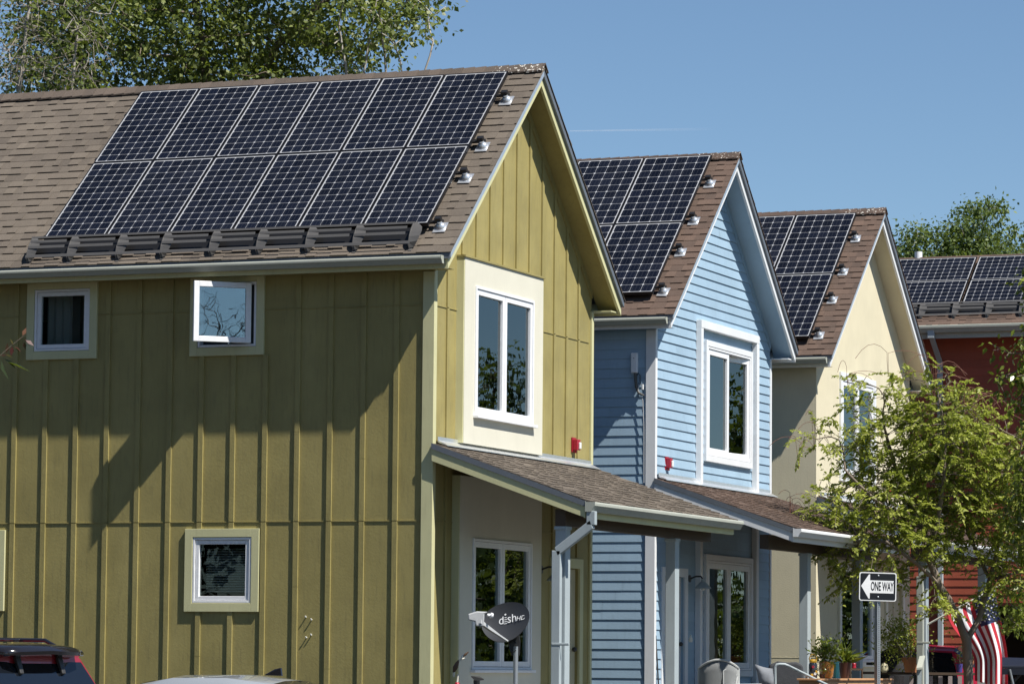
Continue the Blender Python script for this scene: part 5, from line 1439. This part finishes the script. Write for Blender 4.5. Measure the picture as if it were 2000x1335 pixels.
# ------------------------------------------------------------------ contrail
cm_, nt, p, out = new_mat('contrail_vapour')
p.inputs['Base Color'].default_value = (0.9, 0.9, 0.92, 1); p.inputs['Roughness'].default_value = 1
tr = nd(nt, 'ShaderNodeBsdfTransparent'); mx = nd(nt, 'ShaderNodeMixShader')
tc = nd(nt, 'ShaderNodeTexCoord'); sx = nd(nt, 'ShaderNodeSeparateXYZ'); nt.links.new(tc.outputs['Generated'], sx.inputs[0])
fac = math_(nt, 'MULTIPLY', math_(nt, 'SUBTRACT', 1.0, sx.outputs[0]), math_(nt, 'MULTIPLY_ADD', noise(nt, 8, 3, co='Generated'), 0.3, 0.0))
nt.links.new(fac, mx.inputs[0]); nt.links.new(tr.outputs[0], mx.inputs[1]); nt.links.new(p.outputs[0], mx.inputs[2]); nt.links.new(mx.outputs[0], out.inputs['Surface'])
A_, B_ = at(1113, 256, 3100), at(1395, 252, 3100)
m = MB(); m.tube([A_.lerp(B_, k / 10) for k in range(11)], [0.35 + 0.07 * k for k in range(11)], 8); o = m.build('contrail', cm_, smooth=True); tag(o, 'thin white contrail in the blue sky right of the olive gable', 'contrail')
# ------------------------------------------------------------------ flag
M['flag_red'] = paint('flag_red_cloth', (0.42, 0.02, 0.035), 0.8, 0.05); M['flag_white'] = paint('flag_white_cloth', (0.76, 0.77, 0.79), 0.8, 0.04); M['flag_blue'] = paint('flag_blue_cloth', (0.02, 0.03, 0.10), 0.8, 0.06)
FD = 53.9
fo = at(1900, 1160, FD); fl = empty('flag', tuple(fo), 0, 'red white and blue striped flag with stars hanging behind the tree trunk', 'flag')
def sm(t): return t * t * (3 - 2 * t)
def fpt(u, v, off=0.0):
    """u across the hoist (0 = lowest stripe, 1 = canton edge), v down the fly"""
    g = sm(min(1, v * 1.35))
    x0 = 1850 + 95 * u; y0 = 1196 - 50 * u
    x1 = 1904 + 64 * u; y1 = 1328 + 20 * u
    px = x0 + (x1 - x0) * g; py = y0 + (y1 - y0) * v
    fold = 0.07 * math.sin(u * 15 + v * 1.5) * (0.25 + v) + 0.05 * math.sin(u * 6.0 - 1.2 + v * 2)
    p = at(px, py, FD + fold + off); return p - fo
NU, NV = 52, 44
m = MB()
VV = [[fpt(i / NU, j / NV) for j in range(NV + 1)] for i in range(NU + 1)]
flat_ = [p for r_ in VV for p in r_]
faces = []
for i in range(NU):
    for j in range(NV):
        a = i * (NV + 1) + j; faces.append((a, a + 1, a + NV + 2, a + NV + 1))
m.add(flat_, faces)
k = 0
for i in range(NU):
    s = int((NU - 1 - i) / NU * 13)          # stripe index counted from the canton edge
    for j in range(NV):
        m.mi[k] = 2 if (s < 6 and j / NV < 0.30) else (0 if s % 2 == 0 else 1); k += 1
o = m.build('cloth', [M['flag_red'], M['flag_white'], M['flag_blue']], fl, smooth=True, angle=180)
sd_ = o.modifiers.new('solid', 'SOLIDIFY'); sd_.thickness = 0.003
m = MB()
for r_ in range(9):
    for c_ in range(6 if r_ % 2 == 0 else 5):
        v = 0.30 * (c_ + (0.5 if r_ % 2 == 0 else 1.0)) / 6; u = 1 - (6 / 13) * (r_ + 0.5) / 9
        c = fpt(u, v, -0.008); ex = (fpt(u + 0.01, v) - fpt(u - 0.01, v)).normalized(); ey = (fpt(u, v - 0.01) - fpt(u, v + 0.01)).normalized()
        pts = [c + (ex * math.sin(t * math.pi / 5) + ey * math.cos(t * math.pi / 5)) * (0.020 if t % 2 == 0 else 0.008) for t in range(10)]
        m.add(pts + [c], [(10, t, (t + 1) % 10) for t in range(10)])
m.build('stars', M['flag_white'], fl)
MB().tube([at(1811, 1219, 54.12) - fo, at(1850, 1197.5, 53.93) - fo, at(1955, 1141, FD - 0.05) - fo], 0.014, 10).build('pole', M['creamtrim'], fl, smooth=True)

# ------------------------------------------------------------------ porch things, blue house
def item(name, px, py, D, label, cat, z0=None, group=None):
    p = at(px, py, D); o = empty(name, (p.x, p.y, p.z), 0, label, cat, group)
    return o, (lambda x, y, d=0.0: at(x, y, D + d) - p)
S_ = 1 / (7045.83 / 49.5)     # metres per photo pixel near the porch
rv = Vector((_rx.x, _rx.y, 0)).normalized(); fvv = Vector((-math.sin(_y), math.cos(_y), 0)); uv_ = Vector((0, 0, 1))

# wicker chair
o, T_ = item('wicker_chair', 1403, 1370, 47.8, 'grey wicker chair with a curved back on the blue porch', 'chair')
wk, nt, p, out = new_mat('grey_wicker')
wv = nd(nt, 'ShaderNodeTexWave'); wv.inputs['Scale'].default_value = 40; wv.inputs['Distortion'].default_value = 1.5
tc = nd(nt, 'ShaderNodeTexCoord'); nt.links.new(tc.outputs['Object'], wv.inputs['Vector'])
nt.links.new(mixcol(nt, wv.outputs['Fac'], (0.10, 0.105, 0.105), (0.30, 0.31, 0.31)), p.inputs['Base Color']); p.inputs['Roughness'].default_value = 0.7
nt.links.new(bump(nt, wv.outputs['Fac'], 0.6, 0.01), p.inputs['Normal'])
M['wicker'] = wk
m = MB(); n_ = 14; rows = []
for j in range(5):
    rows.append([rv * (0.27 * math.sin(a)) + fvv * (-0.22 * math.cos(a)) + uv_ * (0.0 + j * (0.56 - 0.12 * abs(math.sin(a)) ** 2) / 4) for a in [(-1.35 + 2.7 * i / n_) for i in range(n_ + 1)]])
V = [p_ for r_ in rows for p_ in r_]; F = [(j * (n_ + 1) + i, j * (n_ + 1) + i + 1, (j + 1) * (n_ + 1) + i + 1, (j + 1) * (n_ + 1) + i) for j in range(4) for i in range(n_)]
m.add(V, F); b_ = m.build('backrest', M['wicker'], o, smooth=True); sd_ = b_.modifiers.new('solid', 'SOLIDIFY'); sd_.thickness = 0.012
M['wickerframe'] = plain('pale_grey_cane', (0.40, 0.41, 0.40), 0.55)
MB().tube([rows[0][0]] + rows[4] + [rows[0][-1]], 0.016, 8).build('frame', M['wickerframe'], o, smooth=True)
for i0, i1 in ((8, 13),):
    MB().tube([rows[0][i0] - fvv * 0.012, rows[2][i0] - fvv * 0.016, rows[3][i0] * 0.995, (rows[4][i0] + rows[4][i1]) / 2 - uv_ * 0.03 - fvv * .02, rows[3][i1], rows[2][i1 - 1] - fvv * 0.016, rows[0][i1 - 2] - fvv * 0.012], 0.009, 7).build('cane_loop', M['wickerframe'], o, smooth=True)
m = MB(); m.tube([uv_ * -0.06, uv_ * 0.0], [0.26, 0.27], 18); m.build('seat', M['wicker'], o)
for sx in (-1, 1):
    for sy in (-1, 1):
        MB().tube([rv * (0.2 * sx) + fvv * (0.17 * sy) - uv_ * 0.06, rv * (0.22 * sx) + fvv * (0.19 * sy) - uv_ * 0.205], 0.016, 7).build('leg', M['wickerframe'], o)
# sofa with cushions
M['greycloth'] = paint('dark_grey_cushion_cloth', (0.05, 0.053, 0.06), 0.9, 0.2, 18, 0.4); M['palecloth'] = paint('pale_grey_pillow_cloth', (0.20, 0.215, 0.24), 0.9, 0.1, 14, 0.4)
o, T_ = item('porch_sofa', 1535, 1365, 48.6, 'dark grey cushioned sofa on the blue porch behind the handrail', 'sofa')
m = MB(); pts = [(-36, 25), (-38, -40), (-30, -66), (-14, -73), (4, -71), (22, -72), (34, -66), (36, -40), (36, 25)]
m.prism([rv * (x * S_) - uv_ * (y * S_) + fvv * 0.1 for x, y in pts], fvv * 0.16); m.build('backrest', M['greycloth'], o, bevel=0.03)
m = MB(); m.prism([rv * (x * S_) - uv_ * (y * S_) - fvv * 0.45 for x, y in [(-36, 25), (-36, -8), (36, -8), (36, 25)]], fvv * 0.54); m.build('seat', M['greycloth'], o, bevel=0.03)
for sx in (-0.22, 0.22): MB().tube([rv * sx - uv_ * 0.17 - fvv * 0.3, rv * sx - uv_ * 0.245 - fvv * 0.3], 0.02, 8).build('leg', M['dkgrey'], o)
o, T_ = item('pillow', 1496, 1322, 48.2, 'pale grey pillow leaning on the left end of the dark sofa', 'pillow')
m = MB(); V = []; n_ = 12
for s in (1, -1):
    for i in range(n_ + 1):
        for j in range(n_ + 1):
            x, y = i / n_ * 2 - 1, j / n_ * 2 - 1; pw = (1 - abs(x) ** 3) * (1 - abs(y) ** 3)
            xx, yy = x * (1 - 0.08 * (1 - y * y)), y * (1 - 0.08 * (1 - x * x))
            q_ = rv * (xx * 0.12 + yy * 0.03 * -1) + uv_ * (yy * 0.15 - xx * 0.03) + fvv * (s * 0.055 * pw); V.append(q_)
F = []
for s in (0, 1):
    for i in range(n_):
        for j in range(n_):
            a = s * (n_ + 1) ** 2 + i * (n_ + 1) + j; f = (a, a + 1, a + n_ + 2, a + n_ + 1); F.append(f if s == 0 else f[::-1])
m.add(V, F); m.build('pillow_cover', M['palecloth'], o, smooth=True)
o, T_ = item('side_table', 1450, 1335, 47.5, 'white porch table top at the bottom edge beside the wicker chair', 'table')
m = MB(); m.prism([T_(1425, 1338), T_(1478, 1337), T_(1488, 1334, .4), T_(1435, 1334.5, .4)], uv_ * -0.02); m.build('tabletop', M['vinyl'], o)
MB().tube([T_(1450, 1340), T_(1450, 1400)], 0.03, 8).build('leg', M['vinyl'], o)
# handrail
o, T_ = item('handrail', 1514, 1400, 47.6, 'grey tubular handrail sloping down from the blue porch', 'handrail')
MB().tube([T_(1514, 1330) - uv_ * 0.6, T_(1514, 1330), T_(1514, 1302), T_(1517, 1297), T_(1524, 1296), T_(1533, 1296.5), T_(1541, 1300), T_(1612, 1335, -.75), T_(1700, 1378, -1.5)], 0.019, 12).build('rail', M['postgrey'], o, smooth=True)
for a, b_, d in ((1575, 1317, -.38), (1690, 1373, -1.4)): MB().tube([T_(a, b_, d), T_(a, b_, d) - uv_ * (1.2 if a > 1600 else 0.9)], 0.016, 10).build('post', M['postgrey'], o, smooth=True)
# cedar planter
o = empty('cedar_planter', h2w(SB, (2.1, 1.93, GZ - 0.1035)), SB['rz'], 'orange cedar planter wall under the potted plants', 'planter')
zt_ = 1.738 - GZ + 0.1035
for k, (y0_, y1_) in enumerate(((-1.77, -0.9), (-0.895, 0.1), (0.105, 0.95), (0.955, 1.77))):
    MB().box(0.10, y0_, 0, 0.14, y1_, zt_ - 0.026).build('side_board', M['cedar'], o, bevel=0.003)
m = MB(); m.box(-0.14, -1.76, 0, -0.10, 1.76, zt_ - 0.026); m.box(-0.0999, -1.76, 0, 0.0999, -1.72, zt_ - 0.026); m.box(-0.0999, 1.72, 0, 0.0999, 1.76, zt_ - 0.026); m.build('frame', M['cedar'], o)
MB().box(-0.16, -1.80, zt_ - 0.025, 0.165, 1.80, zt_).build('cap_board', M['cedar'], o, bevel=0.004)
ZT = 1.738 + 0.1035
def on_ledge(name, px, D, label, cat, group=None, z=None):
    """D 49.35 is the middle of the cap board"""
    d = at(px, 1322, 1.0) - CAMP; xw = SB['loc'][0] + 2.07 - (D - 49.35) * 0.55
    p = CAMP + d * ((xw - CAMP.x) / d.x); o = empty(name, (p.x, p.y, ZT if z is None else z), 0, label, cat, group); return o
def foliage(o, mat, seed, n, base, L, wd, spread, up, curve=0.0, name='leaves'):
    rs = np.random.RandomState(seed); P = []; D = []
    for k in range(n):
        a = rs.uniform(0, 6.28); e = rs.uniform(*spread); d = np.array([math.cos(a) * math.cos(e), math.sin(a) * math.cos(e), math.sin(e)])
        P.append(np.array(base) + rs.normal(0, 0.01, 3)); D.append(d)
    V, F = leaves(rs, np.array(P), np.array(D), L, wd, 0.4, up)
    return fmesh(name, V, F, M[mat], o, np.clip(rs.normal(0.55, 0.2, n), 0, 1))
def bushy(o, mat, seed, n, c, r, L, wd, name='leaves', mbark='bark', stems=9):
    rs = np.random.RandomState(seed); P = rs.normal(0, 1, (n, 3)) * np.array(r) * 0.55 + np.array(c); D = rs.normal(0, 1, (n, 3)) + np.array([0, 0, 0.3])
    V, F = leaves(rs, P, D, L, wd, 0.3, 0.5); fmesh(name, V, F, M[mat], o, np.clip(rs.normal(0.5, 0.22, n), 0, 1))
    m = MB()
    for k in range(stems):
        e = P[rs.randint(n)]; m.tube([(0, 0, c[2] - r[2] * 1.3), (e[0] * .4, e[1] * .4, (c[2] - r[2] * 1.3 + e[2]) / 2), tuple(e)], [0.009, 0.006, 0.003], 5)
    m.build('stems', M[mbark], o)
M['glaze_orange'] = plain('glazed_orange_ceramic', (0.42, 0.17, 0.035), 0.15, 0, 0.5, 0.6); M['terracotta'] = paint('terracotta_clay', (0.42, 0.17, 0.075), 0.8, 0.12); M['teal'] = plain('teal_ceramic', (0.05, 0.33, 0.37), 0.25, 0, 0.5, 0.4)
M['brownpot'] = plain('dark_brown_pot', (0.045, 0.016, 0.012), 0.4); M['yellow'] = plain('yellow_plastic', (0.62, 0.36, 0.03), 0.4); M['purple'] = plain('violet_blue_pot', (0.06, 0.05, 0.22), 0.4); M['clearjar'] = plain('smoky_glass', (0.03, 0.03, 0.035), 0.08, 0, 0.6, 0.5)
o = on_ledge('drink_dispenser', 1588, 49.35, 'glass drink dispenser with yellow lid and painted flowers on the cedar ledge', 'dispenser')
MB().lathe([(0.05, 0), (0.056, 0.02), (0.058, 0.12), (0.056, 0.185), (0.044, 0.205)], n=22).build('jar', M['clearjar'], o, smooth=True)
MB().lathe([(0.046, 0.206), (0.05, 0.212), (0.05, 0.235), (0.04, 0.25), (0.01, 0.255)], n=22).build('lid', M['yellow'], o, smooth=True)
MB().tube([rv * (0.05 * math.cos(t)) + uv_ * (0.245 + 0.07 * math.sin(t)) for t in [k * math.pi / 10 for k in range(11)]], 0.007, 8).build('handle', M['yellow'], o, smooth=True)
for k, (x, z, c) in enumerate(((-0.005, 0.15, 'redplastic'), (-0.02, 0.045, 'yellow'), (0.035, 0.09, 'yellow'), (0.02, 0.06, 'lens'))):
    m = MB(); c0_ = rv * x - fvv * math.sqrt(max(0.0589 ** 2 - x * x, 0)) + uv_ * z
    for t in range(5):
        a = t * 1.2566; m.ball(tuple(c0_ + rv * 0.012 * math.cos(a) + uv_ * 0.012 * math.sin(a)), 0.009, 0.004, 0.009, 8, 5)
    m.build('flower_print', M[c], o)
o = on_ledge('potted_plant', 1614, 49.35, 'orange glazed pot with a thick leaved succulent on the cedar ledge', 'potted plant', 'plants along the cedar ledge')
MB().lathe([(0.06, 0), (0.085, 0.03), (0.1, 0.12), (0.095, 0.19), (0.1, 0.225), (0.092, 0.225), (0.085, 0.2)], n=24).build('pot', M['glaze_orange'], o, smooth=True)
bushy(o, 'lf_pear', 71, 420, (0, 0, 0.37), (0.19, 0.16, 0.17), 0.058, 0.6)
o = on_ledge('potted_plant', 1606, 49.15, 'small trailing plant in front of the orange glazed pot', 'potted plant', 'plants along the cedar ledge')
MB().lathe([(0.03, 0), (0.04, 0.05), (0.042, 0.06)], n=16).build('pot', M['brownpot'], o, smooth=True)
bushy(o, 'lf_pear', 72, 90, (0, 0, 0.10), (0.1, 0.06, 0.09), 0.03, 0.5, stems=6)
o = on_ledge('ceramic_lantern', 1634, 49.35, 'square teal ceramic lantern between two pots on the cedar ledge', 'lantern')
MB().lathe([(0.055, 0), (0.052, 0.015), (0.042, 0.016), (0.035, 0.2), (0.04, 0.205), (0.04, 0.225)], n=4).build('shade', M['teal'], o)
m = MB()
for z in (0.05, 0.09, 0.13, 0.17): m.lathe([(0.045 - z * .04, z), (0.045 - z * .04, z + 0.012)], n=4)
m.build('ribs', M['teal'], o)
o = on_ledge('potted_plant', 1650, 49.4, 'dark brown pot with long strappy leaves on the cedar ledge', 'potted plant', 'plants along the cedar ledge')
MB().lathe([(0.055, 0), (0.07, 0.1), (0.085, 0.2), (0.09, 0.215), (0.08, 0.21)], n=24).build('pot', M['brownpot'], o, smooth=True)
foliage(o, 'lf_pear', 73, 64, (0, 0, 0.2), 0.29, 0.17, (0.1, 1.45), 1.5)
o = on_ledge('low_shelf', 1672, 49.55, 'low wooden shelf behind the dark brown pot', 'shelf')
m = MB(); m.prism([rv * -0.09 + uv_ * 0.11, rv * 0.1 + uv_ * 0.11, rv * 0.1 + uv_ * 0.135, rv * -0.09 + uv_ * 0.135], fvv * 0.14); m.build('shelf_board', M['wood'], o)
for sx in (-0.08, 0.08): m = MB(); m.prism([rv * sx, rv * (sx + 0.015), rv * (sx + 0.015) + uv_ * 0.11, rv * sx + uv_ * 0.11], fvv * 0.13); m.build('leg', M['wood'], o)
o = on_ledge('candle_jar', 1668, 49.55, 'small red candle jar on the low shelf', 'candle', None, ZT + 0.136)
MB().lathe([(0.024, 0), (0.03, 0.01), (0.026, 0.035), (0.03, 0.06), (0.025, 0.07)], n=16).build('jar', M['redplastic'], o, smooth=True)

# ------------------------------------------------------------------ cream porch things
o, T_ = item('porch_railing', 1735, 1360, 54.3, 'brown porch railing with pale pickets below the terracotta pot', 'railing')
m = MB(); m.prism([T_(1657, 1310), T_(1925, 1313, .3), T_(1925, 1318, .3), T_(1657, 1315)], fvv * 0.10); m.build('top_rail', M['wood'], o)
M['picket'] = paint('pinkish_grey_picket_paint', (0.30, 0.25, 0.24), 0.7, 0.1)
for k in range(10):
    x = 1738 + 19 * k; m = MB(); m.prism([T_(x, 1319, .02), T_(x + 8, 1319, .02), T_(x + 8, 1400, .02), T_(x, 1400, .02)], fvv * 0.03); m.build('picket', M['picket'], o)
o, T_ = item('stair_post', 1798, 1380, 53.0, 'blue grey stair post with a sloping cap right of the terracotta pot', 'post')
m = MB(); m.prism([T_(1792, 1307), T_(1800, 1306), T_(1800, 1400), T_(1792, 1400)], fvv * 0.10); m.build('post', M['postgrey'], o)
m = MB(); m.prism([T_(1790, 1307, -.03), T_(1801, 1306, -.03), T_(1807, 1283, .35), T_(1796, 1284, .35)], uv_ * 0.03); m.build('cap_rail', M['gutter'], o)
o, T_ = item('potted_plant', 1779, 1312, 54.32, 'terracotta pot with a leafy shrub on the brown railing', 'potted plant', 'pots on the brown railing')
MB().lathe([(0.085, 0), (0.115, 0.155), (0.135, 0.156), (0.14, 0.225), (0.125, 0.225), (0.115, 0.19)], n=26).build('pot', M['terracotta'], o, smooth=True)
bushy(o, 'lf_young', 75, 1300, (-0.20, 0, 0.50), (0.36, 0.22, 0.33), 0.058, 0.48, stems=16)
o, T_ = item('flower_pot', 1874, 1312, 54.6, 'violet blue pot on the brown railing behind the tree trunk', 'pot', 'pots on the brown railing')
MB().lathe([(0.04, 0), (0.05, 0.13), (0.045, 0.13)], n=18).build('pot', M['purple'], o, smooth=True)
bushy(o, 'lf_dark', 77, 60, (0, 0, 0.2), (0.09, 0.07, 0.08), 0.04, 0.5)
o, T_ = item('potted_plant', 1890, 1312, 54.7, 'brown clay pot with dark leaves on the brown railing behind the trunk', 'potted plant', 'pots on the brown railing')
MB().lathe([(0.06, 0), (0.095, 0.16), (0.1, 0.18), (0.09, 0.18)], n=20).build('pot', M['terracotta'], o, smooth=True)
bushy(o, 'lf_dark', 78, 140, (0, 0, 0.27), (0.17, 0.1, 0.12), 0.05, 0.5)
M['cover'] = paint('black_cover_cloth', (0.010, 0.010, 0.012), 0.7, 0.3, 10, 0.6)
o, T_ = item('covered_grill', 1748, 1390, 55.4, 'black covered grill on the cream porch behind the potted shrub', 'grill')
MB().lathe([(0.26, 0), (0.27, 0.5), (0.265, 0.80), (0.2, 0.93), (0.1, 0.985), (0.03, 1.0)], n=22).build('cover', M['cover'], o, smooth=True)
MB().box(-0.4, -0.2, 0.72, -0.24, 0.2, 0.76).build('side_shelf', M['cover'], o)
o, T_ = item('porch_lantern', 1727, 1312, 54.35, 'round cream lantern on the railing below the potted shrub', 'lantern', None)
MB().lathe([(0.03, 0), (0.06, 0.03), (0.065, 0.08), (0.045, 0.125), (0.02, 0.14)], n=20).build('lantern_globe', M['door'], o, smooth=True)
MB().tube([uv_ * 0.138, uv_ * 0.155], [0.02, 0.015], 12).build('lantern_cap', M['wood'], o)
o, T_ = item('black_table', 1985, 1420, 52.0, 'black slatted table with slanted metal legs at the lower right edge', 'table')
M['navy'] = plain('blue_black_metal', (0.012, 0.015, 0.026), 0.35)
m = MB(); m.prism([T_(1957, 1304), T_(2060, 1304), T_(2060, 1290, .5), T_(1957, 1287, .5)], uv_ * 0.035); m.build('tabletop', M['navy'], o, bevel=0.006)
m = MB(); m.prism([T_(1957, 1304), T_(2060, 1304), T_(2060, 1318), T_(1957, 1316)], fvv * 0.02); m.build('apron', M['navy'], o)
for a, b_ in ((1972, 1990), (2040, 2026)): MB().tube([T_(a, 1306), T_((a + b_) / 2, 1345), T_(b_, 1415)], 0.018, 8).build('leg', M['galv'], o)
MB().tube([T_(2002, 1306, .3), T_(1975, 1335, .3), T_(1950, 1418, .3)], 0.022, 8).build('leg', M['navy'], o)
MB().box(2.06, -1.9, GZ - 0.5, 4.4, 3.2, 1.0).build('deck', M['wood'], cream)
# things leaning by the blue door
o, T_ = item('folded_umbrella', 1296, 1400, 48.3, 'red folded umbrella leaning in the dark doorway of the blue house', 'umbrella')
MB().tube([T_(1293, 1380), T_(1295, 1330), T_(1297, 1262), T_(1297.5, 1250)], [0.03, 0.03, 0.016, 0.008], 10).build('canopy', M['redplastic'], o, smooth=True)
MB().tube([T_(1297.5, 1252), T_(1298, 1243)], 0.006, 6).build('handle', M['black'], o)
o, T_ = item('broom', 1284, 1400, 47.75, 'dark broom handle leaning beside the white corner of the blue house', 'broom')
MB().tube([T_(1280.5, 1240), T_(1286, 1335), T_(1289, 1390)], 0.011, 8).build('handle', M['dkgrey'], o, smooth=True)
m = MB(); m.prism([T_(1285, 1388), T_(1293, 1388), T_(1299, 1412), T_(1281, 1412)], fvv * 0.05); m.build('bristles', M['cedar'], o)
o, T_ = item('wall_vase', 1349, 1246, 48.6, 'small pale bottle shaped ornament hung on the shaded blue wall', 'ornament')
MB().lathe([(0.02, -0.05), (0.028, -0.03), (0.026, 0.0), (0.012, 0.03), (0.012, 0.05)], n=14).build('vase', M['bone'], o, smooth=True)
# ------------------------------------------------------------------ camera, sky, sun
cam = bpy.data.cameras.new('camera'); co = link(bpy.data.objects.new('camera', cam)); S.camera = co
yaw, pit, rol, FPX = 0.37629, 0.08883, 0.00873, 7045.83
fw = Vector((-math.sin(yaw) * math.cos(pit), math.cos(yaw) * math.cos(pit), math.sin(pit)))
rt = Vector((math.cos(yaw), math.sin(yaw), 0)); up = rt.cross(fw)
r2 = rt * math.cos(rol) + up * math.sin(rol); u2 = -rt * math.sin(rol) + up * math.cos(rol)
co.matrix_world = Matrix.Translation((15.50106, -36.83085, 2.0)) @ Matrix((r2, u2, -fw)).transposed().to_4x4()
cam.sensor_width = 36.0; cam.lens = 36.0 * FPX / 2000.0
cam.clip_start = 0.5; cam.clip_end = 12000

SUN = Vector((3.2, -1.0, 4.9)).normalized()
w = bpy.data.worlds.new('World'); S.world = w; w.use_nodes = True
nt = w.node_tree; bg = nt.nodes['Background']
sky = nt.nodes.new('ShaderNodeTexSky'); sky.sky_type = 'NISHITA'; sky.sun_disc = False
sky.sun_elevation = math.asin(SUN.z); sky.sun_rotation = math.atan2(SUN.x, SUN.y)
sky.altitude = 1600; sky.air_density = 1.0; sky.dust_density = 0.1; sky.ozone_density = 3.0
wb = nt.nodes.new('ShaderNodeMix'); wb.data_type = 'RGBA'; wb.blend_type = 'MULTIPLY'; wb.inputs['Factor'].default_value = 1.0; wb.inputs['B'].default_value = (1.0, 1.075, 1.10, 1)   # white balance
nt.links.new(sky.outputs[0], wb.inputs['A']); nt.links.new(wb.outputs['Result'], bg.inputs[0]); bg.inputs[1].default_value = 0.062
sl = bpy.data.lights.new('sun', 'SUN'); so = link(bpy.data.objects.new('sun', sl))
sl.energy = 5.0; sl.angle = R(0.53); sl.color = (1.0, 0.955, 0.88)
so.rotation_euler = SUN.to_track_quat('Z', 'Y').to_euler(); so.location = (20, -20, 40)
S.view_settings.view_transform = 'Standard'; S.view_settings.look = 'None'; S.view_settings.gamma = 1.0; S.view_settings.exposure = 0.62
S.cycles.max_bounces = 8; S.cycles.transparent_max_bounces = 16; S.cycles.use_denoising = True
